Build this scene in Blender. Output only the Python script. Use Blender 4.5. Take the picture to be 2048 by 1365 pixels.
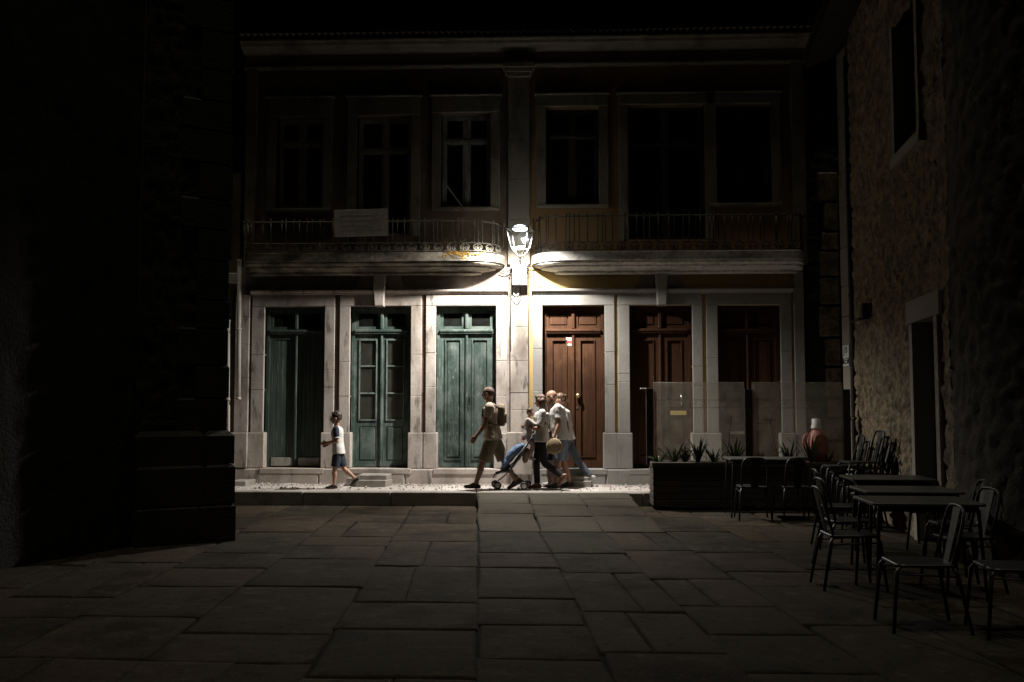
import bpy, bmesh, math, random
from mathutils import Vector, Matrix, noise
import numpy as np
random.seed(7)
rad = math.radians
sc = bpy.context.scene
for o in list(bpy.data.objects): bpy.data.objects.remove(o)

# ------------------------------------------------------------------ camera
FPX = 35.0 / 36.0 * 2048          # focal length in photo pixels
YAW, PITCH = rad(2.2), rad(3.81)
CAM = Vector((0.0, -16.9, 1.5))
cam = bpy.data.cameras.new('camera'); camo = bpy.data.objects.new('camera', cam)
sc.collection.objects.link(camo); camo.location = CAM
camo.rotation_euler = (rad(90) + PITCH, 0, YAW)
cam.lens = 35; cam.sensor_width = 36; cam.clip_end = 400; cam.clip_start = 0.05
sc.camera = camo
# ------------------------------------------------------------------ night sky
w = bpy.data.worlds.new('World'); sc.world = w; w.use_nodes = True
wn = w.node_tree; bg = wn.nodes['Background']
sky = wn.nodes.new('ShaderNodeTexSky'); sky.sky_type = 'NISHITA'; sky.sun_disc = False
sky.sun_elevation = rad(84); sky.sun_rotation = rad(184)
wn.links.new(sky.outputs[0], bg.inputs[0]); bg.inputs[1].default_value = 0.00005
# faint warm glow of the town from high overhead
sun = bpy.data.lights.new('sun', 'SUN'); sun.energy = 0.40; sun.angle = rad(12); sun.color = (1, .90, .70)
suno = bpy.data.objects.new('sun', sun); sc.collection.objects.link(suno)
suno.rotation_euler = (rad(6), 0, rad(-4))
sc.view_settings.view_transform = 'Standard'; sc.view_settings.look = 'None'
sc.view_settings.exposure = 0; sc.view_settings.gamma = 1
sc.cycles.use_denoising = True
sc.cycles.diffuse_bounces = 2; sc.cycles.max_bounces = 6; sc.cycles.transparent_max_bounces = 12
sc.cycles.sample_clamp_indirect = 2.0

# ------------------------------------------------------------------ photo measure -> metres
_f = Vector((-math.sin(YAW)*math.cos(PITCH), math.cos(YAW)*math.cos(PITCH), math.sin(PITCH)))
_r = Vector((math.cos(YAW), math.sin(YAW), 0)); _u = _r.cross(_f)
def ray(px, py): return _f + _r*((px-1024)/FPX) - _u*((py-682.5)/FPX)
def P(px, py, Y):
    d = ray(px, py); return CAM + d*((Y-CAM.y)/d.y)
def X(px, Y=0.0, py=760): return P(px, py, Y).x
def Z(py, Y=0.0, px=1040): return P(px, py, Y).z

# ------------------------------------------------------------------ mesh builder
class MB:
    def __init__(s): s.v = []; s.f = []
    def add(s, vs, fs):
        n = len(s.v); s.v += [tuple(v) for v in vs]; s.f += [tuple(i+n for i in f) for f in fs]; return s
    def box(s, x0, x1, y0, y1, z0, z1):
        return s.add([(x0,y0,z0),(x1,y0,z0),(x1,y1,z0),(x0,y1,z0),(x0,y0,z1),(x1,y0,z1),(x1,y1,z1),(x0,y1,z1)],
                     [(0,3,2,1),(4,5,6,7),(0,1,5,4),(1,2,6,5),(2,3,7,6),(3,0,4,7)])
    def cbox(s, x0, x1, y0, y1, z0, z1, c=0.008):
        c = min(c, (x1-x0)*.4, (y1-y0)*.4, (z1-z0)*.4)
        bm = bmesh.new(); bmesh.ops.create_cube(bm, size=1)
        for v in bm.verts:
            v.co = ((x0+x1)/2+v.co.x*(x1-x0), (y0+y1)/2+v.co.y*(y1-y0), (z0+z1)/2+v.co.z*(z1-z0))
        bmesh.ops.bevel(bm, geom=list(bm.edges), offset=c, segments=1, affect='EDGES', profile=.5)
        bm.verts.index_update()
        s.add([v.co[:] for v in bm.verts], [[v.index for v in f.verts] for f in bm.faces]); bm.free(); return s
    def prism(s, pts, zb, zt, c=.012):
        """pts: 4+ plan corners ccw; zt: list of top heights"""
        n = len(pts); cx = sum(p[0] for p in pts)/n; cy = sum(p[1] for p in pts)/n
        vs = [(p[0],p[1],zb) for p in pts] + [(p[0],p[1],z-c) for p,z in zip(pts,zt)]
        for p,z in zip(pts,zt):
            d = math.hypot(p[0]-cx,p[1]-cy); k = (d-c*1.4)/d
            vs.append((cx+(p[0]-cx)*k, cy+(p[1]-cy)*k, z))
        fs = [tuple(range(n-1,-1,-1)), tuple(range(2*n,3*n))]
        for i in range(n):
            j=(i+1)%n
            fs += [(i,j,n+j,n+i),(n+i,n+j,2*n+j,2*n+i)]
        return s.add(vs,fs)
    def poly_y(s, pts, y0, y1):
        """polygon in xz (ccw seen from -y) extruded y0..y1"""
        n=len(pts); vs=[(p[0],y0,p[1]) for p in pts]+[(p[0],y1,p[1]) for p in pts]
        fs=[tuple(range(n)),tuple(range(2*n-1,n-1,-1))]
        for i in range(n): j=(i+1)%n; fs.append((j,i,n+i,n+j))
        return s.add(vs,fs)
    def tube(s, pts, r, n=6, cap=True):
        pts=[Vector(p) for p in pts]; m=len(pts)
        rs = r if isinstance(r,(list,tuple)) else [r]*m
        t0=(pts[1]-pts[0]).normalized(); a=t0.orthogonal().normalized(); vs=[]
        for i,p in enumerate(pts):
            t=(pts[min(i+1,m-1)]-pts[max(i-1,0)]).normalized()
            a=(a-t*a.dot(t)); a = a.normalized() if a.length>1e-6 else t.orthogonal().normalized()
            b=t.cross(a)
            for k in range(n):
                q=2*math.pi*k/n; vs.append(p+(a*math.cos(q)+b*math.sin(q))*rs[i])
        fs=[]
        for i in range(m-1):
            for k in range(n):
                l=(k+1)%n; fs.append((i*n+k,i*n+l,(i+1)*n+l,(i+1)*n+k))
        if cap: fs += [tuple(range(n-1,-1,-1)), tuple(range((m-1)*n,m*n))]
        return s.add(vs,fs)
    def strip(s, prof, path):
        """prof list of rings; path: list of lists of points (same length), skinned between"""
        m=len(path); n=len(path[0]); vs=[p for ring in path for p in ring]; fs=[]
        for i in range(m-1):
            for k in range(n-1): fs.append((i*n+k,(i+1)*n+k,(i+1)*n+k+1,i*n+k+1))
        return s.add(vs,fs)
    def lathe(s, prof, c=(0,0,0), n=16):
        vs=[]; m=len(prof)
        for (r,z) in prof:
            for k in range(n):
                q=2*math.pi*k/n; vs.append((c[0]+r*math.cos(q),c[1]+r*math.sin(q),c[2]+z))
        fs=[]
        for i in range(m-1):
            for k in range(n):
                l=(k+1)%n; fs.append((i*n+k,i*n+l,(i+1)*n+l,(i+1)*n+k))
        fs += [tuple(range(n-1,-1,-1)), tuple(range((m-1)*n,m*n))]
        return s.add(vs,fs)
    def mesh(s, name, smooth=False):
        me=bpy.data.meshes.new(name); me.from_pydata(s.v,[],s.f); me.update()
        if smooth:
            for p in me.polygons: p.use_smooth=True
        return me
LOC = {}
col = sc.collection
def put(name, me, mat=None, parent=None):
    o=bpy.data.objects.new(name, me); col.objects.link(o)
    if me is not None and mat is not None and not me.materials: me.materials.append(mat)
    if parent is not None:
        o.parent=parent
        if parent.name in LOC: o.matrix_parent_inverse=Matrix.Translation(-LOC[parent.name])
    return o
def add(name, mb, mat, parent=None, smooth=False): return put(name, mb.mesh(name,smooth), mat, parent)
def tag(o, label=None, cat=None, group=None, kind=None):
    if label: o['label']=label
    if cat: o['category']=cat
    if group: o['group']=group
    if kind: o['kind']=kind
    return o
def empty(name, loc=(0,0,0), **k):
    o=bpy.data.objects.new(name,None); col.objects.link(o); o.location=loc; o.empty_display_size=.1
    if Vector(loc).length>0: LOC[o.name]=Vector(loc)
    return tag(o,**k)
def copy_tree(o, parent=None):
    c=o.copy(); col.objects.link(c); c.parent=parent
    for ch in list(o.children): copy_tree(ch,c)
    return c
def hide_proto(o):
    for ch in list(o.children): hide_proto(ch)
    bpy.data.objects.remove(o)

# ------------------------------------------------------------------ materials
def mat(name, base, rough=.8, layers=(), bump=(), metal=0., spec=.5, emit=None):
    """layers: (colour, (sx,sy,sz), lo, hi, amount[, detail]) noise-masked colours in world metres; bump: (scale, strength, distance)"""
    m=bpy.data.materials.new(name); m.use_nodes=True; nt=m.node_tree; b=nt.nodes['Principled BSDF']
    b.inputs['Roughness'].default_value=rough; b.inputs['Metallic'].default_value=metal
    b.inputs['Specular IOR Level'].default_value=spec
    geo=nt.nodes.new('ShaderNodeNewGeometry')
    last=None
    def noi(scale, detail=5):
        mp=nt.nodes.new('ShaderNodeMapping'); nt.links.new(geo.outputs['Position'],mp.inputs['Vector'])
        mp.inputs['Scale'].default_value=scale if isinstance(scale,tuple) else (scale,)*3
        mp.inputs['Location'].default_value=(random.uniform(-9,9),random.uniform(-9,9),random.uniform(-9,9))
        t=nt.nodes.new('ShaderNodeTexNoise'); t.inputs['Scale'].default_value=1; t.inputs['Detail'].default_value=detail
        t.inputs['Roughness'].default_value=.6
        nt.links.new(mp.outputs[0],t.inputs['Vector']); return t.outputs['Fac']
    rgb=nt.nodes.new('ShaderNodeRGB'); rgb.outputs[0].default_value=(*base,1); last=rgb.outputs[0]
    for L in layers:
        c,s_,lo,hi,am=L[:5]; n=noi(s_, L[5] if len(L)>5 else 5)
        mr=nt.nodes.new('ShaderNodeMapRange'); mr.inputs[1].default_value=lo; mr.inputs[2].default_value=hi
        mr.inputs[3].default_value=0; mr.inputs[4].default_value=am; nt.links.new(n,mr.inputs[0])
        mx=nt.nodes.new('ShaderNodeMix'); mx.data_type='RGBA'
        nt.links.new(mr.outputs[0],mx.inputs[0]); nt.links.new(last,mx.inputs[6]); mx.inputs[7].default_value=(*c,1)
        last=mx.outputs[2]
    nt.links.new(last,b.inputs['Base Color'])
    prev=None
    for (s_,st,dist) in bump:
        bn=nt.nodes.new('ShaderNodeBump'); bn.inputs['Strength'].default_value=st; bn.inputs['Distance'].default_value=dist
        nt.links.new(noi(s_,6),bn.inputs['Height'])
        if prev: nt.links.new(prev,bn.inputs['Normal'])
        prev=bn.outputs[0]
    if prev: nt.links.new(prev,b.inputs['Normal'])
    if emit:
        b.inputs['Emission Color'].default_value=(*emit[0],1); b.inputs['Emission Strength'].default_value=emit[1]
    return m
M={}
M['stone_l']=mat('pale_granite',(.50,.445,.40),.85,[((.27,.235,.21),95,.50,.62,.75,3),((.66,.61,.56),130,.6,.68,.6,2),((.15,.12,.09),(1.6,1.6,.9),.46,.68,.85),((.07,.06,.05),(9,9,2.2),.56,.68,.75),((.23,.17,.12),(.5,.5,.35),.5,.7,.55)],[(120,.35,.006),(16,.25,.012)])
M['stone_r']=mat('grey_granite',(.26,.247,.225),.85,[((.19,.18,.165),100,.48,.62,.75,3),((.42,.405,.38),140,.6,.68,.6,2),((.13,.115,.09),(1.3,1.3,1.0),.55,.75,.6),((.08,.07,.055),(8,8,2),.62,.74,.5)],[(120,.35,.006),(16,.25,.012)])
M['stone_up']=mat('sooty_granite',(.30,.27,.215),.9,[((.14,.125,.10),60,.48,.65,.7,3),((.07,.06,.05),(2,2,1),.5,.7,.75)],[(60,.4,.01)])
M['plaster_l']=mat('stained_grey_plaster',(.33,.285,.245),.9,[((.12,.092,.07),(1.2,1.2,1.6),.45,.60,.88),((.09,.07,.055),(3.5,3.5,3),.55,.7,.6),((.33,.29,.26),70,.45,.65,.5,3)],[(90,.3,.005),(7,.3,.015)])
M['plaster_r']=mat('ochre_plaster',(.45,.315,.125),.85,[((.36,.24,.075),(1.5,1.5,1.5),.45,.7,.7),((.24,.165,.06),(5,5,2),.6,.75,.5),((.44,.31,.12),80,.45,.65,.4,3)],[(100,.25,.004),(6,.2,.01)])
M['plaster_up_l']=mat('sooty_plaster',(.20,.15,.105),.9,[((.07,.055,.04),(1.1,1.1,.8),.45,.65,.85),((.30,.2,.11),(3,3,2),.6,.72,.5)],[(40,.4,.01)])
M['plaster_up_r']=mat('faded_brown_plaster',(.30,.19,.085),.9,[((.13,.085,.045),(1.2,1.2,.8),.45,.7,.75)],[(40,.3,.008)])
M['slot']=mat('red_brown_render',(.15,.09,.06),.9,[((.08,.05,.035),(6,6,2),.45,.65,.7)],[(60,.3,.006)])
M['green']=mat('worn_green_paint',(.062,.092,.078),.6,[((.035,.056,.047),(14,14,1.2),.45,.65,.8),((.19,.225,.20),(30,30,2.2),.56,.70,.75),((.135,.165,.148),(4,4,3),.46,.62,.85),((.022,.034,.028),(3,3,2),.55,.7,.7),((.30,.34,.30),(46,46,9),.63,.69,.75),((.02,.03,.025),(22,22,7),.64,.70,.7)],[((50,50,4),.4,.004),(9,.15,.006)],spec=.2)
M['green_d']=mat('weathered_dark_green_paint',(.036,.056,.044),.7,[((.02,.034,.027),(16,16,1.0),.45,.62,.8),((.13,.17,.14),(34,34,2),.57,.68,.7),((.08,.11,.08),(6,6,2),.55,.72,.5)],[((60,60,4),.5,.005)])
M['green_edge']=mat('worn_pale_green_edge',(.17,.21,.185),.7,[((.06,.085,.07),(14,14,6),.48,.62,.8),((.34,.36,.32),(30,30,12),.6,.7,.7)],spec=.2)
M['kick']=mat('bare_grey_board',(.30,.29,.25),.85,[((.15,.14,.12),(12,12,3),.45,.65,.7)],[((50,50,6),.4,.004)])
M['brown']=mat('brown_door_paint',(.066,.030,.015),.62,[((.034,.015,.008),(34,34,1.6),.40,.64,.8),((.11,.054,.028),(5,5,3),.52,.72,.7),((.035,.014,.007),(1.3,1.3,1.1),.5,.7,.6)],[((70,70,5),.3,.003)],spec=.12)
M['brown_dim']=mat('dimmed_brown_door_paint',(.050,.022,.011),.65,[((.026,.011,.006),(34,34,1.6),.42,.66,.7)],[((70,70,5),.3,.003)],spec=.12)  # outer doors: weaker lantern light put into a darker brown
M['dust']=mat('pale_gravel_dust',(.54,.49,.45),.95,[((.34,.295,.265),30,.48,.6,.7,4),((.70,.65,.61),70,.58,.68,.7,3),((.28,.23,.2),(4,4,4),.58,.72,.5)],[(60,.8,.03),(15,.7,.05)])
M['kerb']=mat('kerb_granite',(.30,.275,.245),.85,[((.17,.155,.135),90,.48,.62,.7,3),((.12,.1,.085),(3,3,3),.55,.7,.6)],[(110,.35,.006),(14,.3,.015)])
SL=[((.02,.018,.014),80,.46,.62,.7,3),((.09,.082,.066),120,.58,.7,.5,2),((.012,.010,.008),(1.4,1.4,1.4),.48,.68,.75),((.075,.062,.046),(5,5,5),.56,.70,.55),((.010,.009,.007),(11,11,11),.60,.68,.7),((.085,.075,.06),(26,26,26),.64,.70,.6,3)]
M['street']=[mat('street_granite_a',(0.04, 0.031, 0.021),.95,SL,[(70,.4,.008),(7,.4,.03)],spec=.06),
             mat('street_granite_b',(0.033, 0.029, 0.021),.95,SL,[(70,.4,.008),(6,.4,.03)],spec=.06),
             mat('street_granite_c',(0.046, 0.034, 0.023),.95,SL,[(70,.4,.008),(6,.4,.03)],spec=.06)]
M['balc_l']=mat('lichen_black_stone',(.32,.285,.22),.9,[((.035,.031,.024),(2.2,2.2,5),.36,.58,.93),((.12,.105,.075),(14,14,14),.45,.65,.7),((.42,.38,.32),50,.62,.72,.5,3)],[(60,.5,.012),(12,.4,.02)])
M['balc_r']=mat('soot_streaked_stone',(.52,.50,.46),.9,[((.12,.11,.09),(1.6,1.6,5),.48,.70,.8),((.16,.145,.12),(14,14,14),.48,.65,.6),((.40,.38,.34),50,.62,.72,.4,3)],[(60,.5,.012),(12,.4,.02)])
M['ramp']=mat('ramp_granite',(.060,.053,.042),.95,[((.03,.027,.021),80,.46,.62,.7,3),((.12,.11,.09),120,.58,.7,.5,2),((.024,.021,.017),(1.6,1.6,1.6),.52,.7,.6)],[(70,.4,.008),(7,.4,.03)],spec=.06)
M['joint']=mat('dirt_joint',(.014,.012,.009),.98,[((.024,.02,.015),20,.5,.65,.7)],[(40,.5,.01)],spec=.03)
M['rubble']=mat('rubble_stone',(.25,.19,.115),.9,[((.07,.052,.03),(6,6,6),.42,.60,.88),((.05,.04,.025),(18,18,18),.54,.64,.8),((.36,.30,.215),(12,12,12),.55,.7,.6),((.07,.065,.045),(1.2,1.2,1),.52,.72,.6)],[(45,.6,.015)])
M['rubble_shade']=mat('shade_toned_rubble',(.06,.05,.036),.9,[((.04,.033,.025),(5,5,5),.45,.65,.75)],[(45,.6,.015)])  # near curved stretch of the rubble wall, its shade put into the colour
M['quoin']=mat('quoin_granite',(.33,.30,.255),.85,[((.18,.165,.135),80,.47,.62,.7,3),((.12,.105,.08),(2,2,1.4),.55,.7,.6)],[(90,.4,.008)])
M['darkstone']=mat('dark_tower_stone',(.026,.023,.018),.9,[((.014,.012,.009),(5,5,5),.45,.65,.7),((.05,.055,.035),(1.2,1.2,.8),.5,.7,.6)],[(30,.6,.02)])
M['iron']=mat('wrought_iron',(.03,.028,.026),.5,[((.1,.065,.04),20,.55,.7,.5)],[(80,.2,.002)],metal=.3)
M['iron_pale']=mat('painted_iron_rail',(.20,.185,.15),.6,[((.09,.07,.05),25,.5,.65,.7)],[(80,.2,.002)],metal=.2)
M['chair']=mat('dark_powder_coat',(.022,.024,.024),.45,[((.05,.05,.045),30,.58,.7,.4)],metal=.35)
M['tabletop']=mat('dark_table_laminate',(.06,.058,.05),.42,[((.035,.034,.03),12,.45,.65,.6)],[(60,.15,.002)])
M['pipe']=mat('painted_downpipe',(.50,.48,.44),.6,[((.25,.22,.18),(9,9,3),.5,.68,.7),((.16,.13,.1),(20,20,10),.62,.7,.6)],[(30,.2,.004)])
M['white']=mat('white_painted_metal',(.78,.78,.77),.5,[((.6,.58,.54),6,.52,.7,.5)])
M['board']=mat('faded_white_board',(.75,.70,.66),.7,[((.42,.38,.35),7,.45,.68,.6),((.45,.40,.36),(2,2,40),.55,.66,.4)])
M['print']=mat('faded_print',(.40,.36,.335),.8)
M['cable']=mat('black_cable',(.03,.03,.03),.6)
M['cable_p']=mat('pale_cable',(.42,.4,.36),.6)
M['wood']=mat('dark_planter_wood',(.065,.05,.038),.7,[((.03,.022,.016),(4,30,30),.45,.65,.7),((.11,.09,.07),(6,40,40),.6,.72,.5)],[((8,60,60),.3,.004)])
M['soil']=mat('dark_soil',(.03,.022,.016),.95,[((.06,.045,.03),25,.5,.65,.7)],[(40,.8,.02)])
M['leaf']=mat('strap_leaf',(.055,.095,.038),.38,[((.03,.055,.022),18,.45,.65,.7),((.13,.14,.06),(3,3,9),.6,.75,.5)])
M['stem']=mat('dry_stem',(.10,.085,.05),.7)
M['dark']=mat('dark_interior',(.02,.018,.015),.95)
M['winframe']=mat('flaking_window_frame',(.42,.42,.37),.7,[((.16,.16,.14),(10,10,4),.45,.65,.7)],[(40,.4,.004)])
M['winframe_d']=mat('dark_window_frame',(.03,.025,.02),.7)
M['roof']=mat('blackened_roof_tile',(.06,.035,.024),.9,[((.025,.02,.015),4,.45,.65,.8)],[(30,.5,.01)])
M['brass']=mat('worn_brass',(.62,.5,.3),.3,metal=.9)
M['chrome']=mat('bright_metal',(.7,.7,.68),.25,metal=.95)
M['red']=mat('red_print',(.48,.05,.045),.6)
M['black_ink']=mat('black_ink',(.02,.02,.022),.6)
M['yellow']=mat('yellow_letter_plate',(.50,.37,.13),.5,[((.38,.27,.09),20,.45,.65,.5)])
M['letterw']=mat('pale_letter_plate',(.48,.47,.43),.5)
M['moss']=mat('orange_lichen',(.42,.24,.03),.95,[((.16,.11,.03),14,.48,.62,.8)],[(40,.8,.02)])
M['weed']=mat('dry_weed',(.14,.115,.06),.9)
def glass_mat(name, tint=.96, dirt=.05, dcol=(.5,.5,.45), gloss=.06):
    m=bpy.data.materials.new(name); m.use_nodes=True; nt=m.node_tree; nt.nodes.clear()
    out=nt.nodes.new('ShaderNodeOutputMaterial'); tr=nt.nodes.new('ShaderNodeBsdfTransparent'); tr.inputs[0].default_value=(tint,tint,tint*.985,1)
    gl=nt.nodes.new('ShaderNodeBsdfGlossy'); gl.inputs['Roughness'].default_value=.06
    fr=nt.nodes.new('ShaderNodeFresnel'); fr.inputs[0].default_value=1.35
    m1=nt.nodes.new('ShaderNodeMixShader'); nt.links.new(fr.outputs[0],m1.inputs[0]); nt.links.new(tr.outputs[0],m1.inputs[1]); nt.links.new(gl.outputs[0],m1.inputs[2])
    df=nt.nodes.new('ShaderNodeBsdfDiffuse'); df.inputs[0].default_value=(*dcol,1)
    tl=nt.nodes.new('ShaderNodeBsdfTranslucent'); tl.inputs[0].default_value=(*dcol,1)
    m3=nt.nodes.new('ShaderNodeMixShader'); m3.inputs[0].default_value=.5; nt.links.new(df.outputs[0],m3.inputs[1]); nt.links.new(tl.outputs[0],m3.inputs[2])
    m2=nt.nodes.new('ShaderNodeMixShader')
    g=nt.nodes.new('ShaderNodeNewGeometry'); n=nt.nodes.new('ShaderNodeTexNoise'); n.inputs['Scale'].default_value=6; n.inputs['Detail'].default_value=6
    nt.links.new(g.outputs['Position'],n.inputs['Vector'])
    mr=nt.nodes.new('ShaderNodeMapRange'); mr.inputs[1].default_value=.3; mr.inputs[2].default_value=.75; mr.inputs[3].default_value=dirt*.6; mr.inputs[4].default_value=dirt*1.5
    nt.links.new(n.outputs['Fac'],mr.inputs[0]); nt.links.new(mr.outputs[0],m2.inputs[0])
    nt.links.new(m1.outputs[0],m2.inputs[1]); nt.links.new(m3.outputs[0],m2.inputs[2]); nt.links.new(m2.outputs[0],out.inputs[0])
    return m
M['glass']=glass_mat('dusty_screen_glass',.94,.19,(.62,.58,.5))
M['etch']=glass_mat('etched_glass_line',.9,.30,(.7,.67,.58))
M['lampglass']=glass_mat('lantern_glass',.97,.0006)
M['pane']=glass_mat('old_window_pane',.6,.06,(.35,.38,.33))
M['doorpane']=glass_mat('dusty_door_pane',.93,.10,(.5,.5,.44))
M['curtain']=mat('yellowed_net_curtain',(.40,.38,.31),.9,[((.36,.33,.20),(3,3,2),.45,.65,.7),((.2,.2,.17),(30,30,3),.45,.65,.5)])

# ================================================================== GROUND, STREET, PAVEMENT
PZ = 0.21                     # pavement height
KY0, KY1 = -1.62, -1.34       # kerb front, back
g=add('ground', MB().add([(-120,-120,-.06),(120,-120,-.06),(120,120,-.06),(-120,120,-.06)],[(0,1,2,3)]), M['joint']); tag(g,kind='structure')
st=add('street', MB().add([(-9,-24,-.016),(9,-24,-.016),(9,KY0+.02,-.016),(-9,KY0+.02,-.016)],[(0,1,2,3)]), M['joint']); tag(st,kind='structure')
SH=-.073
def sx(u,y): return u+SH*(y-KY0)
RAMP_L, RAMP_R, RAMP_Y = -1.11, 1.16, -4.75
def ramp_z(y): 
    t=(y-RAMP_Y)/(KY0-RAMP_Y); return max(0.,min(1.,t))*(PZ-.004)
def slab(u0,u1,y0,y1,ramp=False,zoff=0):
    j=lambda a:random.uniform(-a,a); gp=.004
    pts=[(sx(u0,y0)+gp+j(.022),y0+gp+j(.022)),(sx(u1,y0)-gp+j(.022),y0+gp+j(.022)),(sx(u1,y1)-gp+j(.022),y1-gp+j(.022)),(sx(u0,y1)+gp+j(.022),y1-gp+j(.022))]
    zt=[(ramp_z(p[1]) if ramp else 0)+zoff+j(.002) for p in pts]
    if ramp: zt=[max(z,.004) for z in zt]
    n=6; vs=[]; fs=[]; W=(pts[1][0]-pts[0][0]); Lg=(pts[3][1]-pts[0][1]); ph=random.uniform(0,50); cr=random.uniform(-.001,.004)
    ks=[0,.035,.2,.5,.8,.965,1]
    for jj in ks:
        for ii in ks:
            q=[pts[0][k]*(1-ii)*(1-jj)+pts[1][k]*ii*(1-jj)+pts[2][k]*ii*jj+pts[3][k]*(1-ii)*jj for k in (0,1)]
            z=zt[0]*(1-ii)*(1-jj)+zt[1]*ii*(1-jj)+zt[2]*ii*jj+zt[3]*(1-ii)*jj
            e=(ii in (0,1)) or (jj in (0,1)); ex=noise.noise(Vector((q[0]*9,q[1]*9,ph)))*.016 if e else 0
            z+=noise.noise(Vector((q[0]*2.2,q[1]*2.2,ph)))*.005+cr*(1-(2*ii-1)**2)*(1-(2*jj-1)**2)-(.005+abs(ex)*.4 if e else 0)
            vs.append((q[0]+(ex if ii in (0,1) else 0),q[1]+(ex if jj in (0,1) else 0),z))
    N_=len(ks)
    for jj in range(N_-1):
        for ii in range(N_-1): a=jj*N_+ii; fs.append((a,a+1,a+N_+1,a+N_))
    ringi=[i for i in range(N_)]+[i*N_+N_-1 for i in range(1,N_)]+[N_*(N_-1)+i for i in range(N_-2,-1,-1)]+[i*N_ for i in range(N_-2,0,-1)]
    b0=len(vs); vs+=[(vs[i][0],vs[i][1],-.03) for i in ringi]; m_=len(ringi)
    for k in range(m_): l=(k+1)%m_; fs.append((ringi[l],ringi[k],b0+k,b0+l))
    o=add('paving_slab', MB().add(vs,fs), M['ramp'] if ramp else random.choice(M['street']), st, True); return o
cols=[-8.2,-7.3,-6.5,-5.6,-4.85,-4.0,-3.1,-2.84+.75,-1.11,-.35,.42,1.16,1.95,2.8,3.7,4.5,5.4,6.3,7.2]
for i in range(len(cols)-1):
    u0,u1=cols[i],cols[i+1]
    inr = u0>=RAMP_L-.01 and u1<=RAMP_R+.01
    if inr:
        ys={0:[KY0-.004,-2.05,-2.65,-3.45,RAMP_Y],1:[KY0-.004,-2.75,-3.65,RAMP_Y],2:[KY0-.004,-2.2,-2.9,-3.6,RAMP_Y]}[i-8 if i-8 in(0,1,2) else 0]
        for a,b in zip(ys[1:],ys[:-1]): slab(u0,u1,a,b,True)
        y=RAMP_Y
    else: y=KY0-.01
    while y>-14.5:
        L=random.choice([.75,.95,1.2,1.5,1.75]); zo=random.uniform(-.003,.003)
        if random.random()<.28 and y<KY0-.5:
            um=u0+(u1-u0)*random.uniform(.35,.65); slab(u0,um,y-L,y,False,zo); slab(um,u1,y-L,y,False,zo*.3)
        else: slab(u0,u1,y-L,y,False,zo)
        y-=L
# pavement of trodden gravel
nx,ny=260,36; vs=[];fs=[]
x0p,x1p=-9.0,9.0
for j in range(ny+1):
    for i in range(nx+1):
        x=x0p+(x1p-x0p)*i/nx; y=KY1-.01+(.12-KY1)*j/ny
        t=j/ny
        h=noise.fractal(Vector((x*5,y*5,0)),1,2,4)*.012+noise.noise(Vector((x*18,y*18,3)))*.006
        vs.append((x,y,PZ-.012+h+max(0,(t-.7))*.08*(.5+noise.noise(Vector((x*1.7,0,5))))))
for j in range(ny):
    for i in range(nx): a=j*(nx+1)+i; fs.append((a,a+1,a+nx+2,a+nx+1))
pv=add('pavement', MB().add(vs,fs), M['dust'], None, True); tag(pv,kind='structure')
x=-9.0; 
while x<9:
    L=random.uniform(1.0,1.6); j=lambda:random.uniform(-.004,.004)
    mb=MB().cbox(x+.003,min(x+L,9)-.003,KY0+j(),KY1,-.05,PZ+j(),.014)
    add('kerb_stone', mb, M['kerb'], pv); x+=L
# loose pebbles on the pavement
mb=MB()
for k in range(1500):
    px_=random.uniform(-5.2,3.0); py_=random.choice([random.uniform(-1.3,-.05),random.uniform(-.4,-.06)]); r=random.choice([.006,.008,.01,.014,.02])*random.uniform(.6,1.2)
    c=Vector((px_,py_,PZ-.004+r*.3)); q=random.uniform(0,6)
    vv=[c+Vector((math.cos(q)*r,math.sin(q)*r,0)),c+Vector((math.cos(q+2.1)*r*1.2,math.sin(q+2.1)*r,0)),c+Vector((math.cos(q+4.2)*r,math.sin(q+4.2)*r*1.1,0)),c+Vector((0,0,r)),c-Vector((0,0,r))]
    mb.add(vv,[(0,1,3),(1,2,3),(2,0,3),(1,0,4),(2,1,4),(0,2,4)])
o=add('gravel', mb, M['dust']); tag(o,'loose pale pebbles scattered on the gravel pavement by the wall','gravel',kind='stuff')

# ================================================================== FACADE
def wall_holes(name,x0,x1,z0,z1,y0,y1,holes,m,parent):
    xs=sorted({x0,x1,*[h[0] for h in holes],*[h[1] for h in holes]}); zs=sorted({z0,z1,*[h[2] for h in holes],*[h[3] for h in holes]})
    mb=MB()
    def inh(a,b): return any(h[0]<a<h[1] and h[2]<b<h[3] for h in holes)
    for i in range(len(xs)-1):
        for k in range(len(zs)-1):
            if inh((xs[i]+xs[i+1])/2,(zs[k]+zs[k+1])/2): continue
            for y,fl in ((y0,0),(y1,1)):
                q=[(xs[i],y,zs[k]),(xs[i+1],y,zs[k]),(xs[i+1],y,zs[k+1]),(xs[i],y,zs[k+1])]
                mb.add(q[::-1] if fl else q,[(0,1,2,3)])
    for (a,b,c,d) in list(holes)+[(x0,x1,z0,z1)]:
        mb.add([(a,y0,c),(a,y1,c),(a,y1,d),(a,y0,d)],[(0,1,2,3)]); mb.add([(b,y0,c),(b,y0,d),(b,y1,d),(b,y1,c)],[(0,1,2,3)])
        mb.add([(a,y0,d),(a,y1,d),(b,y1,d),(b,y0,d)],[(0,1,2,3)]); mb.add([(a,y0,c),(b,y0,c),(b,y1,c),(a,y1,c)],[(0,1,2,3)])
    return add(name,mb,m,parent)
zD0,zD1=Z(937),Z(611.5)       # door sill and head
zLT=Z(588.5)                  # lintel top
zPed=Z(866)
zTop=Z(128)
GREEN=[(527,648),(699,821),(871,992)]; BROWN=[(1085,1210),(1260,1386),(1437,1563)]
XC0,XC1=X(1021),X(1057)       # central pilaster
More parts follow.
